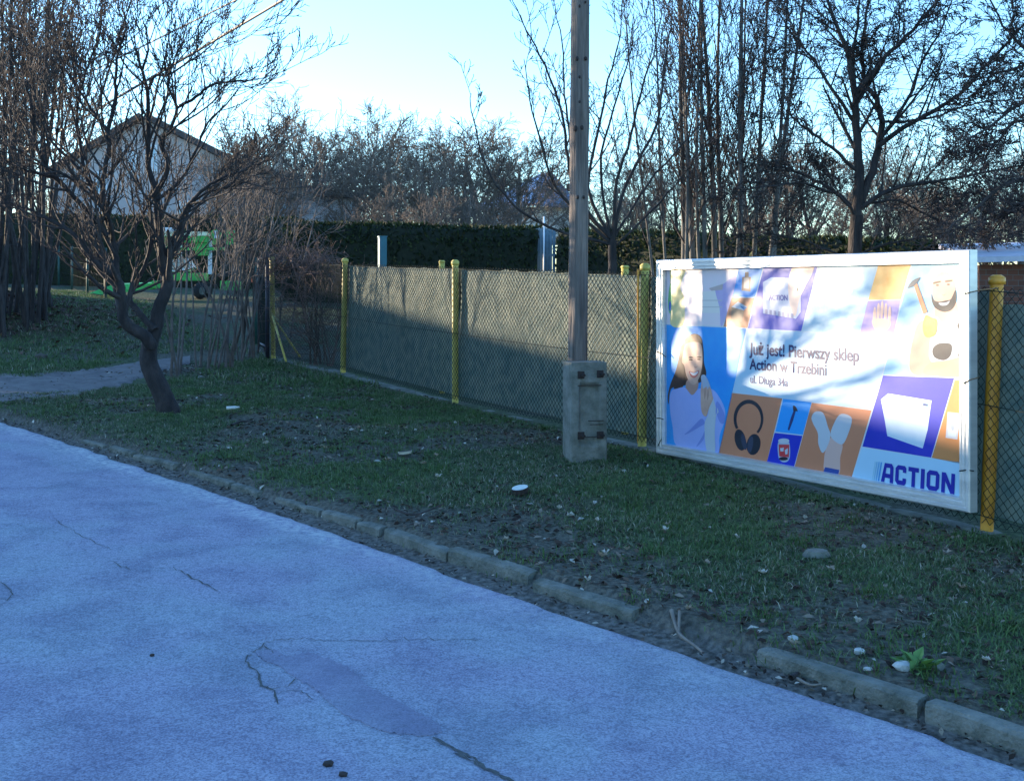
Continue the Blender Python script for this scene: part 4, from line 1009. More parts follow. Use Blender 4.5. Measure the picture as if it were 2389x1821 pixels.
# gnarled foreground tree, limbs traced
z2 = lambda x, y: (x/2.8, 400+y/2.8); z4 = lambda x, y: (x/3.054, y/3.054)
SUM = dict(n=[1,8,6,5,4], wob=[0,.10,.12,.13,.14], trop=[0,.085,.10,.10,.10], kids=[5.5,4,3,2.4], ang=[44,40,38,36], ratio=[.46,.62,.62,.6], t0=[.22,.25,.25,.2], rmin=.0036, tip=.40, rr=.62)
tb = on_ground(393, 962); td = tb.y; out = []
def LB(pxs, r0, r1, dd=0, sc=1.0, d0=0):
    n = len(pxs); Lp = sum(math.dist(pxs[i], pxs[i+1]) for i in range(n-1))*td/F
    limb(pxs, td+d0, r0, r1, dict(SUM, kids=[max(2, 6.2*Lp*(1 if sc > .15 else .25)), 4, 3, 2.4]), out, 0, dd, 1.9/Lp, .006)
limb([(396,972),(391,957),(378,918),(357,875),(345,836),(349,806),(356,780),(366,750),(370,720),(389,672),(391,645),(380,628),(378,592),(371,542),(366,480)], td, .112, .036, dict(SUM, kids=[4,4,3,2.4], t0=[.6,.25,.25,.2]), out, 0, .2, .7, .004)
limb([(396,975),(392,958),(384,936)], td, .135, .104, dict(SUM, n=[1]), out, 0, 0, 0, .002)
LB([(352,808),(340,786),(304,764),(287,742),(285,700),(279,664),(266,644),(240,626),(214,600),(172,548),(118,514),(60,486),(10,470)], .068, .010, -.6, .8)
LB([(278,662),(272,640),(271,610),(266,572),(247,505),(222,450),(200,412),(188,340),(172,270),(150,200)], .042, .008, .5, .6, -.15)
LB([z2(700,420), z2(560,250), z2(380,60), z4(330,1200), z4(250,1000), z4(230,800), z4(180,600)], .030, .008, -.5, .7, -.1)
LB([(368,500),(362,440),(346,390),(345,300),(344,215),(333,165),(345,118),(340,60)], .038, .007, .3, .55, .2)
LB([(379,606),(400,570),(418,534),(425,505),(447,468),(490,430),(530,410),(580,395)], .034, .008, -.5, .8, .2)
LB([(362,770),(325,730),(302,698),(314,668),(338,620),(356,560),(352,500),(330,440),(300,380)], .036, .010, .7, .6)
LB([z4(760,1560), z4(740,1450), z4(730,1320), z4(745,1200), z4(780,980), z4(700,850), z4(600,700), z4(500,540), z4(380,440)], .034, .007, .3, .6, -.05)
LB([z4(775,1000), z4(770,930), z4(820,720), z4(822,550), z4(840,380), z4(900,200), z4(870,60)], .026, .006, .2, .55, .1)
LB([z4(1090,1400), z4(1200,1190), z4(1140,1010), z4(1210,930), z4(1258,770), z4(1200,620), z4(1220,480), z4(1300,300)], .030, .006, -.3, .5, .2)
LB([z4(1258,770), z4(1400,690), z4(1500,610), z4(1650,580), z4(1790,570), z4(1830,535)], .018, .005, -.3, .5, -.1)
LB([z4(1058,640), z4(1110,540), z4(1200,530), z4(1350,440), z4(1480,350), z4(1560,260)], .016, .005, .2, .55, .4)
LB([z4(1120,1420), z4(1290,1280), z4(1400,1060), z4(1480,880), z4(1650,700), z4(1720,600)], .020, .005, .5, .5, .2)
LB([z2(1100,520), z2(1180,430), z2(1230,250), z2(1330,150), z2(1500,100), z2(1650,60)], .020, .006, .4, .6, .2)
LB([(262,560),(250,500),(170,420),(110,390),(40,350),(-20,330)], .022, .007, -.7, .7, 0)
LB([(200,412),(170,380),(120,330),(80,280),(60,200),(40,120)], .020, .006, .3, .6, .2)
LB([(188,340),(180,260),(200,170),(230,90),(240,10)], .018, .006, .3, .6, .3)
build_tree('bare_tree', tb, 'gnarled dark bare tree leaning on the grass verge at left', out, M['bark_gnarled'], M['bark_dark'])
# burr and root flare
# thicket of stems at the left edge
STM = dict(n=[10,6,5,4], wob=[.05,.13,.18,.2], trop=[.03,.10,.08,.05], kids=[6,5,3], ang=[32,40,42], ratio=[.30,.55,.6], t0=[.42,.15,.1], rmin=.006, tip=.25, rr=.45)
labs = ['leaning pale stem clump at the far left edge', 'dense tall stem clump on the leafy bank at left', 'bare stem clump beside the green wire fence', 'twiggy tall bare clump behind the left edge stems', 'dark bare clump rising at the top left corner']
for ci, (bx, by, bd, ns, sp) in enumerate(((10,752,20.5,11,.35),(45,735,21.5,12,.4),(78,715,22.5,10,.4),(25,720,25.0,9,.6),(-60,740,21.0,9,.6))):
    b0_ = P(bx, by, bd); b0_.z = gz(b0_.x, b0_.y); out = []
    for k in range(ns):
        st = b0_ + Vector((rnd.uniform(-sp,sp), rnd.uniform(-sp,sp), -.05)); st.z = gz(st.x, st.y)-.05
        L = rnd.uniform(4.6, 7.2); grow(st, Vector((rnd.gauss(.02,.10), rnd.gauss(0,.10), 1)), L, rnd.uniform(.018,.045), 0, STM, out)
    build_tree('stem_clump', b0_, labs[ci], out, M['bark_dark'], M['bark_brown'], 'stem clumps at the left edge', part=('stem', 'crown'))
# suckers between tree and gate
SUC = dict(n=[9,5,4,3], wob=[.09,.16,.2,.2], trop=[.02,.10,.08,.08], kids=[5,3,2], ang=[34,36,40], ratio=[.36,.55,.55], t0=[.40,.25,.2], rmin=.0042, tip=.35, rr=.6)
slabs = ['thin pale sucker stems just right of the gnarled tree', 'slender sapling stems in front of the green machine', 'cluster of straight sapling stems behind the verge crest', 'arching sapling stems in front of the machine wheels', 'leaning stems left of the open mesh gate', 'bushy stems beside the green gate post', 'tall crooked stems touching the mesh gate', 'stems behind the first yellow post', 'low twiggy sapling on the verge crest']
for ci, (bx, by, bd, ns, h) in enumerate(((395,868,15.6,2,2.6),(437,850,16.4,3,3.0),(505,838,17.2,5,2.6),(530,835,17.4,3,2.8),(556,818,18.4,5,2.9),(575,815,18.8,4,2.7),(590,806,19.8,4,3.2),(640,815,20.3,4,3.3),(470,842,17.0,2,2.3))):
    b0_ = P(bx, by, bd); b0_.z = gz(b0_.x, b0_.y); out = []
    for k in range(ns):
        st = b0_ + Vector((rnd.uniform(-.22,.22), rnd.uniform(-.25,.25), 0)); st.z = gz(st.x, st.y)-.04
        grow(st, Vector((rnd.gauss(.06,.16), rnd.gauss(0,.14), 1)), h*rnd.uniform(.7,1.15), rnd.uniform(.011,.026), 0, SUC, out)
    build_tree('sapling', b0_, slabs[ci], out, M['sapling'] if ci != 6 else M['bark_dark'], M['sapling'], 'saplings beside the gate', part=('stem', 'twigs'))
# dead climber heaped on the first fence bay
out = []; VIN = dict(n=[8,6,4], wob=[.25,.3,.3], trop=[-.06,-.05,-.05], kids=[7,4], ang=[60,60], ratio=[.6,.6], t0=[.1,.1], rmin=.0026, tip=.4, rr=.6)
for k in range(46):
    u = .12+.7*rnd.random(); st = fence_pt(0, u, rnd.uniform(.70,1.02)) - N2*rnd.uniform(-.10,.30)
    grow(st, Vector((rnd.gauss(0,1), rnd.gauss(0,1), rnd.uniform(.2,1.0))), rnd.uniform(.35,.75), .0065, 0, VIN, out)
for k in range(16):
    u = .45+.2*rnd.random(); st = fence_pt(0, u, .0) - N2*rnd.uniform(.05,.3)
    grow(st, Vector((rnd.gauss(0,.15), rnd.gauss(0,.15), 1)), rnd.uniform(1.0,1.6), .011, 0, dict(VIN, trop=[.05,-.02,-.05], wob=[.12,.3,.3]), out)
bs = fence_pt(0, .5, 0) - N2*.2; bs.z = gz(bs.x, bs.y)
build_tree('dead_climber', bs, 'tangle of dead brown climber heaped over the first fence bay', out, M['vine'], M['vine'], None, 'climber', part=('stem', 'twigs'))
# vase shaped tree behind the wooden pole
VAS = dict(n=[1,7,5,4], wob=[0,.09,.12,.15], trop=[0,.09,.10,.08], kids=[9,4,3], ang=[44,44,42], ratio=[.22,.5,.55], t0=[.22,.2,.2], rmin=.0045, tip=.4, rr=.6)
vb = P(1428, 640, 16.5); vb.z = gz(vb.x, vb.y); vd = 16.5; out = []
limb([(1428,760),(1430,700),(1428,640),(1429,560)], vd, .07, .055, dict(VAS, n=[1]), out)
for pxs, r0, dd in (([(1429,570),(1330,480),(1285,410),(1264,335),(1236,235),(1222,140)], .026, -.6), ([(1429,560),(1352,470),(1325,370),(1312,265),(1270,150),(1228,70),(1190,-10)], .030, .3),
    ([(1429,560),(1372,440),(1394,310),(1420,185),(1446,90),(1452,-20)], .026, .6), ([(1429,565),(1440,420),(1472,320),(1500,200),(1530,110),(1545,20)], .026, -.5), ([(1429,560),(1462,430),(1532,290),(1546,180),(1565,60),(1572,-30)], .026, .5),
    ([(1430,560),(1510,430),(1590,340),(1680,240),(1740,180)], .020, .8), ([(1424,570),(1280,530),(1190,470),(1135,390),(1105,280),(1098,220)], .022, -.4), ([(1428,560),(1345,450),(1330,330),(1318,220),(1310,100),(1290,0)], .024, 0), ([(1430,570),(1400,400),(1432,250),(1470,130),(1478,40)], .022, .9), ([(1430,580),(1540,470),(1600,400),(1640,330)], .016, -.5)):
    limb(pxs, vd, r0, .005, VAS, out, 0, dd, 1.0, .012)
build_tree('vase_shaped_tree', vb, 'slim vase shaped bare tree spreading behind the wooden pole', out, M['bark_dark'], M['twig'])
# upright multi stem trees left of the board top
UPR = dict(n=[14,7,5,4], wob=[.022,.05,.08,.10], trop=[.02,.14,.10,.05], kids=[14,6,4], ang=[30,34,38], ratio=[.22,.55,.55], t0=[.25,.15,.1], rmin=.0042, tip=.22, rr=.40)
ul = ['tall upright grey stems rising above the board, left group', 'tall upright grey stems rising above the board, middle group', 'tall upright grey stems rising above the board, right group', 'lighter upright stems between the pole and the tall grey group']
for ci, (xs, d, lean) in enumerate((([1594,1606,1622,1640,1650],17.5,0),([1668,1688,1704,1722],18.0,.01),([1738,1752,1772,1790],17.6,.03),([1540,1560],19.0,.0))):
    b0_ = P(sum(xs)/len(xs), 640, d); b0_.z = gz(b0_.x, b0_.y); out = []
    for x in xs:
        st = P(x, 640, d+rnd.uniform(-.4,.4)); st.z = gz(st.x, st.y)-.05
        grow(st, Vector((rnd.gauss(lean,.035), rnd.gauss(0,.05), 1)), rnd.uniform(6.0,7.6), rnd.uniform(.034,.058) if ci < 3 else .028, 0, UPR, out)
    build_tree('multi_stem_tree', b0_, ul[ci], out, M['bark_grey'], M['twig'], 'upright stems above the board', part=('stem', 'crown'))
# big tree above the board
BIG = dict(n=[1,8,6,5,4], wob=[0,.06,.08,.10,.12], trop=[0,.05,.02,-.04,-.09], kids=[12,6,4,3], ang=[48,44,42,40], ratio=[.36,.58,.58,.6], t0=[.18,.15,.15,.1], rmin=.0042, tip=.35, rr=.52)
gb = P(1990, 700, 15.5); gb.z = gz(gb.x, gb.y); out = []; gd = 15.5
limb([(1988,860),(1988,720),(1994,620),(1998,500)], gd, .105, .082, dict(BIG, n=[1]), out)
for pxs, r0, r1, dd in (([(1998,505),(2004,400),(1998,290),(1994,210),(1975,120),(1950,60),(1920,-30)], .068, .016, 0), ([(2000,490),(2035,400),(2050,330),(2056,280),(2045,235),(2020,195),(2012,120),(2020,40),(2030,-30)], .055, .012, .4),
    ([(1998,215),(2060,140),(2130,70),(2190,0),(2230,-50)], .034, .010, -.4), ([(1996,225),(1990,150),(2000,60),(2010,-40)], .03, .01, .3), ([(2046,345),(2130,285),(2220,235),(2290,165),(2389,60),(2430,20)], .034, .008, -.6), ([(2056,285),(2160,278),(2280,240),(2400,230)], .02, .006, .5),
    ([(2002,400),(1940,345),(1880,300),(1845,265),(1830,215)], .026, .006, -.4), ([(1998,500),(1950,448),(1900,420),(1850,398),(1770,372)], .03, .007, .5), ([(1997,505),(1960,460),(1880,430),(1790,436),(1720,440)], .022, .006, -.6), ([(2000,490),(2080,440),(2180,425),(2290,405),(2400,380)], .034, .008, -.3),
    ([(2005,480),(2100,470),(2200,520),(2330,560)], .02, .006, .5), ([(1995,600),(2060,570),(2200,545),(2389,480)], .02, .006, -.5), ([(1990,610),(1900,570),(1800,545),(1740,560)], .018, .005, -.4), ([(2052,330),(2120,230),(2150,150),(2200,60),(2230,-30)], .024, .007, .3), ([(1996,290),(1930,190),(1900,140),(1840,70),(1800,0)], .026, .006, .2)):
    limb(pxs, gd, r0, r1, BIG, out, 0, dd, 1.0, .012)
build_tree('spreading_bare_tree', gb, 'large spreading bare tree rising behind the right half of the board', out, M['bark_dark'], M['bark_dark'])
# crown entering from the right edge
rb = P(2520, 700, 14.5); rb.z = gz(rb.x, rb.y); out = []
limb([(2530,860),(2520,650),(2500,450),(2480,250),(2470,50),(2450,-120)], 14.5, .10, .04, dict(BIG, n=[1]), out)
for pxs, r0, dd in (([(2500,460),(2420,420),(2330,440),(2260,500),(2200,540)], .03, -.3), ([(2495,400),(2389,280),(2320,340),(2270,430)], .028, .3), ([(2480,260),(2389,240),(2300,300),(2240,330)], .028, -.4), ([(2480,200),(2400,120),(2340,60),(2300,-20)], .03, .2), ([(2500,500),(2389,470),(2300,560)], .024, .6), ([(2476,120),(2389,150),(2310,180),(2270,230)], .026, .2)):
    limb(pxs, 14.5, r0, .006, dict(BIG, trop=[0,.02,.02,.0,0]), out, 0, dd, 1.0, .02)
build_tree('edge_tree', rb, 'bare twiggy crown reaching in from the right edge', out, M['bark_dark'], M['twig'])
# background trees: prototypes then copies
FAR = dict(n=[9,7,6,5,4], wob=[.06,.09,.11,.13,.15], trop=[.03,.05,.05,.04,.03], kids=[10,7,4,3], ang=[44,42,40,40], ratio=[.52,.55,.56,.56], t0=[.22,.2,.2,.15], rmin=.008, tip=.25, rr=.5)
protos = []
grp = 'bare trees in the far row'
spots = []
for x, yt, d in ((600,250,44),(680,205,52),(735,222,50),(790,232,56),(850,240,54),(905,255,50),(955,290,46),(1010,285,52),(1065,270,56),(1120,262,50),(1165,265,58),(1215,300,52),(560,330,42),(640,330,40),(830,330,42),(980,345,40),(1090,350,44),(1440,330,40),(1520,330,46),(1590,345,40),(1690,330,38),(1760,300,36),(1850,268,38),(1930,300,40),(2060,320,38),(2140,310,36),(2220,330,38),(2300,340,34),(2380,320,36),(2450,300,36),(880,420,36),(1010,430,34),(1150,440,36),(-20,300,44),(60,270,46),(1360,420,38),(1460,430,34),(2000,400,30),(2180,420,30),(1840,420,30),(2330,430,28)):
    spots.append((x, yt, d))
def far_label(x, d):
    if x < 100: return 'bare brown tree far behind the left edge stems'
    if x < 700: return 'bare brown tree beside and behind the grey house'
    if x < 960: return 'bare brown tree between the grey house and the hipped roof house'
    if x < 1240: return 'bare brown tree around the distant hipped roof house'
    if x < 1600: return 'bare brown tree far behind the vase shaped tree'
    if x < 1900: return 'bare brown tree far behind the tall upright stems'
    return 'bare brown tree far behind the spreading tree above the board'
for k, (x, yt, d) in enumerate(spots):
    far_lab = far_label(x, d); b0_ = P(x, 600, d); b0_.z = gz(b0_.x, b0_.y)-.05; Ht = P(x, yt, d).z - b0_.z
    if k < 5:
        out = []; L = 5.2
        grow(b0_, Vector((rnd.gauss(0,.08), rnd.gauss(0,.08), 1)), L, .13, 0, FAR, out)
        for q in range(2): grow(b0_+UPV*rnd.uniform(.5,1.4), Vector((rnd.gauss(0,.4), rnd.gauss(0,.4), 1)), L*.75, .08, 0, FAR, out)
        zmax = max(p.z for l, ps, r in out for p in ps)-b0_.z
        pr = build_tree('distant_tree', b0_, far_lab, out, M['far_bark'], M['far_bark'], grp); pr['h'] = zmax; s_ = Ht/zmax; pr.scale = (s_*1.15, s_*1.15, s_); protos.append(pr)
    else:
        pr = protos[rnd.randrange(5)]; s_ = Ht/pr['h']; copy_tree(pr, b0_, rnd.uniform(0, 6.28), (s_*1.2, s_*1.2, s_), far_lab, grp)
for pr in list(bpy.data.objects):
    if 'h' in pr.keys(): del pr['h']
# ------------------------------------------------------------------ grass, leaves, litter
grass_m = col_mat('grass_blades', .8, .25)
def path_near(x, y):
    d = np.full(len(x), 9.0)
    for i in range(0, len(PATH), 9):
        seg = PATH[i:i+9]; c = seg[4]; hw = np.linalg.norm(seg[8]-seg[0])/2
        d = np.minimum(d, np.hypot(x-c[0], y-c[1]) - hw*.0)
    return d
def blades(name, xs, ys, lmin, lmax, per, spread, pal, probs, wid=.0028, lean=.9, seed=3):
    g = np.random.default_rng(seed); n = len(xs)
    x = np.repeat(xs, per) + g.normal(0, spread, n*per); y = np.repeat(ys, per) + g.normal(0, spread, n*per)
    N_ = n*per; z = ground(x, y)-.004
    L_ = lmin+(lmax-lmin)*g.random(N_)**1.6; az = g.random(N_)*6.283; ln = lean*(.35+.65*g.random(N_)); w = wid*(.6+.8*g.random(N_))
    dx = np.cos(az)*np.sin(ln); dy = np.sin(az)*np.sin(ln); dz = np.cos(ln)
    sx, sy = -np.sin(az), np.cos(az)
    b0_ = np.stack([x, y, z], 1); mid = b0_ + np.stack([dx*.5, dy*.5, dz*.62], 1)*L_[:,None]; tip = b0_ + np.stack([dx*1.15, dy*1.15, dz*.80], 1)*L_[:,None]
    sd_ = np.stack([sx, sy, np.zeros(N_)], 1)*w[:,None]
    V = np.stack([b0_-sd_, b0_+sd_, mid+sd_*.8, mid-sd_*.8, tip], 1).reshape(-1, 3)
    k = np.arange(N_)[:,None]*5
    Q = np.concatenate([k+np.array([[0,1,2]]), k+np.array([[0,2,3]]), k+np.array([[3,2,4]])], 1).reshape(-1, 3)
    # colour follows patches of lusher and drier turf
    pn = fbm(x*.8, y*.8, 41); ci = g.choice(len(pal), N_, p=probs); c = np.array(pal)[ci]
    f_ = sstep(.35, .62, pn)[:,None]; c = c*(1-f_*.55) + np.array([.085,.155,.05])*f_*.55
    c = c*(.7+.6*g.random((N_,1)))
    col = np.repeat(np.concatenate([c, np.ones((N_,1))], 1), 5, 0)
    return np_mesh(name, V, Q, False, col)
g = np.random.default_rng(77)
PAL = [(.062,.115,.046),(.10,.15,.065),(.14,.16,.09),(.20,.20,.145),(.32,.30,.24)]; PR = [.30,.28,.20,.13,.09]
# near verge
n = 42000; s = 1.0+17.6*g.random(n)**1.25; p = .10 + g.random(n)*5.2; q = kerb_p(s)-p
x, y = sp_to_xy(s, p); dens = fbm(x*.9+3, y*.9, 21); keep = (q > .06) & (g.random(n) < np.clip(1.25-1.35*sstep(.48, .66, dens), .16, 1)*np.clip(.25+q*1.1, .15, 1)) & (path_near(x, y) > .75)
me = blades('grass', x[keep], y[keep], .018, .062, 17, .042, PAL, PR, .0024, 1.15, 5)
tag(link('grass', me, grass_m), 'short patchy winter grass growing on the verge', 'grass', kind='stuff')
# lusher tufts
n = 900; s = 1.0+17*g.random(n); p = .15+g.random(n)*4.5; q = kerb_p(s)-p; x, y = sp_to_xy(s, p); dn = fbm(x*.8, y*.8, 41); keep = (q > .05) & (dn > .46) & (path_near(x, y) > .8)
me = blades('grass_tufts', x[keep], y[keep], .03, .10, 34, .05, [(.05,.095,.028),(.07,.115,.035),(.10,.12,.05)], [.5,.35,.15], .0026, 1.0, 6)
tag(link('grass_tufts', me, grass_m), 'greener grass tufts dotted over the verge', 'grass', kind='stuff')
# yard and bank grass beyond the drive
n = 12000; x = -12+10.5*g.random(n); y = 15.0+16*g.random(n); p_ = p_of(x, y); keep = (p_ > .0) & (path_near(x, y) > .95) & (np.exp(-(((x+10.2)/2.2)**2+((y-23)/2.0)**2)) < .55+.3*g.random(n)) & (kerb_p(s_of(x,y))-p_ > .2)
me = blades('yard_grass', x[keep], y[keep], .04, .13, 9, .09, PAL, [.30,.28,.22,.13,.07], .0055, 1.1, 8)
tag(link('yard_grass', me, grass_m), 'rough grass in the yard beyond the dirt track', 'grass', kind='stuff')
# fallen leaves
leaf_mat = col_mat('dead_leaf', .8, .1)
def leaf_mesh(name, x, y, size, pal, probs, lift=.006, seed=4, flat=.35):
    g = np.random.default_rng(seed); n = len(x); z = ground(x, y)+lift
    az = g.random(n)*6.283; nrm = np.stack([g.normal(0,flat,n), g.normal(0,flat,n), np.ones(n)], 1); nrm /= np.linalg.norm(nrm, axis=1)[:,None]
    a = np.stack([np.cos(az), np.sin(az), np.zeros(n)], 1); a -= nrm*(a*nrm).sum(1)[:,None]; a /= np.linalg.norm(a, axis=1)[:,None]; b_ = np.cross(nrm, a)
    L_ = size*(.6+.8*g.random(n))[:,None]; curl = nrm*L_*(.15+.35*g.random((n,1)))
    c0 = np.stack([x, y, z], 1)
    V = np.stack([c0-a*L_, c0-a*L_*.25+b_*L_*.5+curl, c0+a*L_*.45+b_*L_*.34+curl*.6, c0+a*L_*1.05+curl*.3, c0+a*L_*.45-b_*L_*.34+curl*.5, c0-a*L_*.25-b_*L_*.5+curl*.8], 1).reshape(-1,3)
    k = np.arange(n)[:,None]*6; Q = np.concatenate([k+np.array([[0,5,1]]), k+np.array([[1,5,4]]), k+np.array([[1,4,2]]), k+np.array([[2,4,3]])], 1).reshape(-1,3)
    c = np.array(pal)[g.choice(len(pal), n, p=probs)]*(.75+.5*g.random((n,1)))
    return np_mesh(name, V, Q, False, np.repeat(np.concatenate([c, np.ones((n,1))], 1), 6, 0))
n = 20000; s = 1.0+17*g.random(n)**1.2; p = .05+g.random(n)*4.8; q = kerb_p(s)-p; x, y = sp_to_xy(s, p)
dn = fbm(x*.9+3, y*.9, 21); keep = (q > .05) & (g.random(n) < .25+.9*sstep(.42,.6,dn)+.5*sstep(.8,.2,p))
me = leaf_mesh('leaf_litter', x[keep], y[keep], .022, [(.028,.018,.014),(.055,.036,.026),(.10,.07,.05),(.19,.155,.12),(.38,.36,.31)], [.35,.32,.18,.11,.04])
tag(link('leaf_litter', me, leaf_mat), 'small dark fallen leaves scattered through the verge grass', 'leaves', kind='stuff')
n = 1300; s = 1.5+14*g.random(n); e_ = edge_p(s); k_ = kerb_p(s); p = k_ + (e_-k_)*(g.random(n)*1.25-.1); x, y = sp_to_xy(s, p)
me = leaf_mesh('gutter_debris', x, y, .014, [(.03,.02,.016),(.08,.06,.045),(.20,.17,.13),(.42,.38,.32)], [.4,.35,.17,.08], .012, 9)
me.vertices[0].co.z += 0
tag(link('gutter_debris', me, leaf_mat), 'bits of leaf and twig lying along the gutter', 'debris', kind='stuff')
n = 2600; x = -10.4+2.2*g.normal(0,1,n); y = 22.6+1.7*g.normal(0,1,n)
me = leaf_mesh('bank_leaves', x, y, .055, [(.06,.035,.028),(.10,.06,.045),(.15,.095,.07)], [.45,.35,.2], .02, 10)
tag(link('bank_leaves', me, leaf_mat), 'brown fallen leaves heaped on the bank at left', 'leaves', kind='stuff')
# single pale leaves one can pick out
pale = [(1412,1300),(1405,1308),(1372,1362),(1558,1231),(1552,1245),(1650,1322),(1878,1218),(2245,1383),(2002,1460),(1940,1338),(1780,1348),(1605,1430),(1305,1193),(988,1087),(1330,1210),(1180,1268),(820,1010),(836,1002),(744,1002),(1018,1070),(1022,1118),(758,1050),(2300,1640),(1850,1525),(1720,1262),(1462,1290),(620,1040),(905,1078),(1395,1222),(2210,1300)]
pm_ = [mat('pale_leaf_a', (.30,.29,.25), (.44,.42,.37), 30, .8), mat('pale_leaf_b', (.20,.16,.12), (.30,.25,.19), 30, .8)]
for i, (px, py) in enumerate(pale):
    w = on_ground(px, py); sz_ = .016+.016*rnd.random(); bm = bmesh.new(); az = rnd.uniform(0, 6.28); vs = []
    for k in range(12):
        a = 2*math.pi*k/12; rr = sz_*(1.0 if k % 2 == 0 else .62)*(1.25 if k in (0,) else 1)*rnd.uniform(.85,1.1)
        vs.append(bm.verts.new((w.x+math.cos(a+az)*rr, w.y+math.sin(a+az)*rr*.8, w.z+.02+rnd.uniform(0,.025))))
    c = bm.verts.new((w.x, w.y, w.z+.015))
    for k in range(12): bm.faces.new((vs[k], vs[(k+1)%12], c))
    tag(link('fallen_leaf', bm_mesh('fallen_leaf', bm), pm_[i % 2]), 'single pale dry leaf lying curled on the verge', 'leaf', 'pale leaves on the verge')
# pale stones / crumbs
st_m = mat('pale_stone', (.30,.31,.30), (.44,.45,.43), 25, .9)
def stone(px, py, r, label, m=st_m, group=None, sq=.6):
    w = on_ground(px, py); bm = bmesh.new(); bmesh.ops.create_icosphere(bm, subdivisions=2, radius=r)
    for v in bm.verts: v.co *= rnd.uniform(.78, 1.15); v.co.z *= sq; v.co += Vector((w.x, w.y, w.z+r*sq*.5))
    tag(link('stone', bm_mesh('stone', bm), m), label, 'stone', group)
stone(880, 1080, .030, 'rounded grey stone lying in the grass below the pole'); stone(1850, 1492, .025, 'white stone on the bare soil left of the weed'); stone(2005, 1530, .026, 'white stone just above the kerb by the weed'); stone(2105, 1592, .038, 'large white stone touching the green weed'); stone(2025, 1572, .022, 'flat white chip between kerb and weed', sq=.35); stone(2182, 1572, .036, 'grey stone right of the green weed', M['concrete']); stone(95, 838, .10, 'mossy clod on the grass beyond the dirt track', M['soil']); stone(470, 884, .05, 'grey concrete lump on the verge crest', M['concrete'])
# discarded things
def disc(px, py, r, th, label, m, rim, tilt=(0,0), name='lid'):
    w = on_ground(px, py); Mx = Matrix.Translation(w+Vector((0,0,.035))) @ Matrix.Rotation(tilt[0], 4, 'X') @ Matrix.Rotation(tilt[1], 4, 'Y')
    e = empty(name, w, label, name.split('_')[-1]); bm = bmesh.new(); bmesh.ops.create_cone(bm, cap_ends=True, segments=28, radius1=r*.86, radius2=r, depth=th, matrix=Mx); link('body', bm_mesh('body', bm), rim, e)
    bm = bmesh.new(); bmesh.ops.create_circle(bm, cap_ends=True, segments=28, radius=r*.92, matrix=Mx @ Matrix.Translation((0,0,th/2+.003))); link('top', bm_mesh('top', bm), m, e)
disc(1214, 1158, .062, .035, 'pale round cut stump sticking out of the grass', mat('stump_top', (.42,.48,.46), (.60,.64,.60), 30, .8), M['bark_dark'], (.16, -.16), 'tree_stump')
disc(945, 1066, .058, .020, 'dark tin lid with a pale rim lying in the grass', M['bolt'], mat('tin_rim', (.5,.48,.4), rough=.5), (-.05, -.12), 'tin_lid')
w = on_ground(542, 960); e = empty('plastic_bottle', w, 'white crushed plastic bottle lying in the grass right of the tree', 'bottle'); wm = mat('plastic', (.45,.48,.48), (.58,.62,.62), 12, .35)
ax = Vector((.97, .2, .06)).normalized(); c0 = w+Vector((-.06,0,.035))
bm = bmesh.new(); add_cyl(bm, c0, c0+ax*.09, .018, .016, 12); add_cyl(bm, c0+ax*.09, c0+ax*.115, .016, .008, 12); link('body', bm_mesh('body', bm, True), wm, e); cyl_obj('cap', c0+ax*.116, c0+ax*.13, .010, wm, e)
w = on_ground(1905, 1298); bm = bmesh.new(); bmesh.ops.create_cone(bm, cap_ends=True, segments=9, radius1=.075, radius2=.055, depth=.03, matrix=Matrix.Translation(w+Vector((0,0,.02))) @ Matrix.Rotation(.1,4,'X') @ Matrix.Diagonal((1.1,.7,1,1)))
tag(link('flat_stone', bm_mesh('flat_stone', bm), M['concrete_dark']), 'flat dark slab lying in the grass below the board', 'stone')
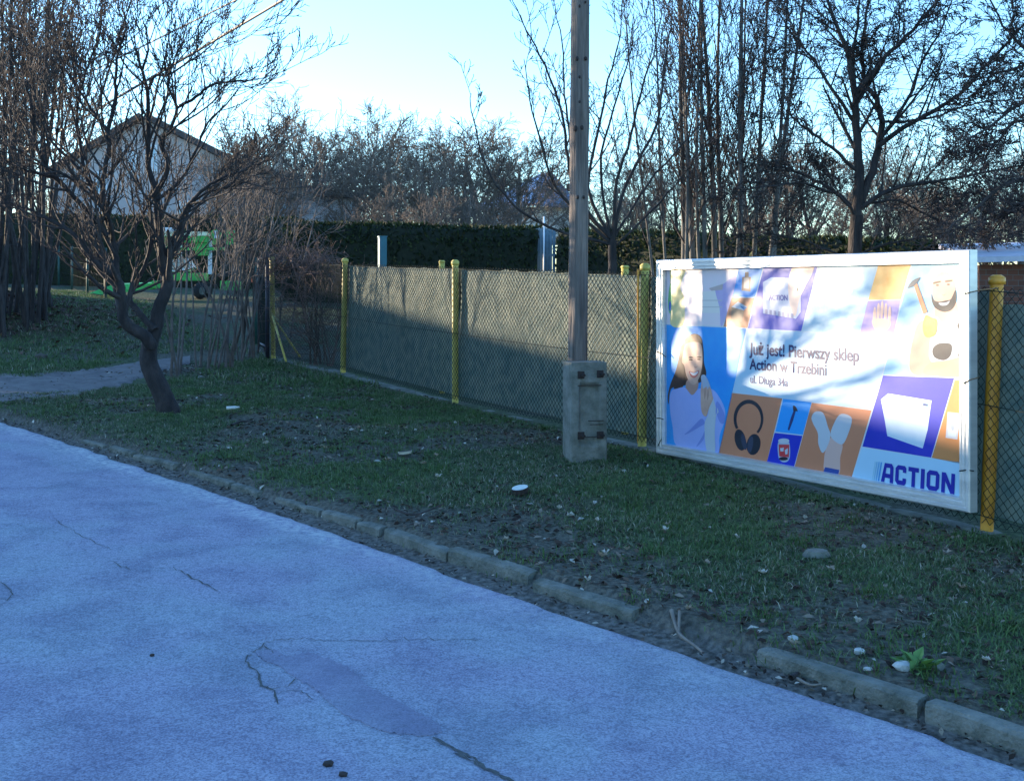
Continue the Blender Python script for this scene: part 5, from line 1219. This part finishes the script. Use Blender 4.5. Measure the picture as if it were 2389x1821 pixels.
# broken stick and twigs by the missing kerb stones
def stick(pxs, r, label, m, up_=.02):
    L_ = [on_ground(*q)+Vector((0,0,up_+.01*rnd.random())) for q in pxs]; L_ = smooth_path(L_, 3)
    V, Q = tubes([(L_, [r*(1-.5*k/len(L_)) for k in range(len(L_))])], 6); return tag(link('stick', np_mesh('stick', V, Q, True), m), label, 'stick')
stick([(1566,1462),(1580,1490),(1592,1512),(1625,1530),(1640,1542)], .010, 'broken pale stick lying across the gap in the kerb', M['twig_pale'], .03)
stick([(1585,1466),(1584,1492),(1592,1512)], .008, 'pale splinter beside the broken stick at the kerb gap', M['twig_pale'], .03)
stick([(1860,1600),(1890,1612),(1916,1620)], .007, 'pale twig lying in the gutter near the right kerb stones', M['twig_pale'])
stick([(920,1200),(962,1215),(1000,1205),(1035,1192)], .007, 'forked dark twig in the grass left of the stump', M['bark_dark'], .03)
stick([(1845,1595),(1862,1590)], .014, 'short dark stub of wood in the gutter', M['bark_dark'], .02)
stick([(540,1000),(565,990),(590,994)], .012, 'dark stick in the grass right of the tree foot', M['bark_dark'], .03)
# green weed by the kerb
w = on_ground(2140, 1590); e = empty('weed', w, 'small bright green leafy weed behind the right kerb stones', 'plant'); out = []
gl = mat('weed_leaf', (.07,.16,.03), (.11,.22,.05), 10, .6)
for k in range(26):
    az = rnd.uniform(0,6.28); L0 = rnd.uniform(.05,.11); el = rnd.uniform(.4,1.2); d = Vector((math.cos(az)*math.cos(el), math.sin(az)*math.cos(el), math.sin(el))); sdv = Vector((-math.sin(az), math.cos(az), 0))*L0*.22
    b0_ = w+Vector((rnd.gauss(0,.025), rnd.gauss(0,.025), -.005)); bm = bmesh.new(); mid = b0_+d*L0*.6; tip = b0_+d*L0+Vector((math.cos(az)*.02, math.sin(az)*.02, -.015))
    v = [bm.verts.new(q_) for q_ in (b0_, mid-sdv, tip, mid+sdv)]; bm.faces.new((v[0], v[1], v[2])); bm.faces.new((v[0], v[2], v[3])); link('leaf', bm_mesh('leaf', bm), gl, e)
# pebbles on the road
for px, py, r in ((766,1794,.022),(800,1818,.018),(355,1536,.012)):
    w = on_road(px, py); bm = bmesh.new(); bmesh.ops.create_icosphere(bm, subdivisions=1, radius=r)
    for v in bm.verts: v.co *= rnd.uniform(.8,1.1); v.co.z *= .6; v.co += Vector((w.x, w.y, w.z+.012+r*.4))
    tag(link('pebble', bm_mesh('pebble', bm), M['bolt']), {766:'dark pebble on the road below the asphalt patch',800:'lowest dark pebble on the road at the bottom edge',355:'tiny dark pebble alone on the left half of the road'}[px], 'pebble')
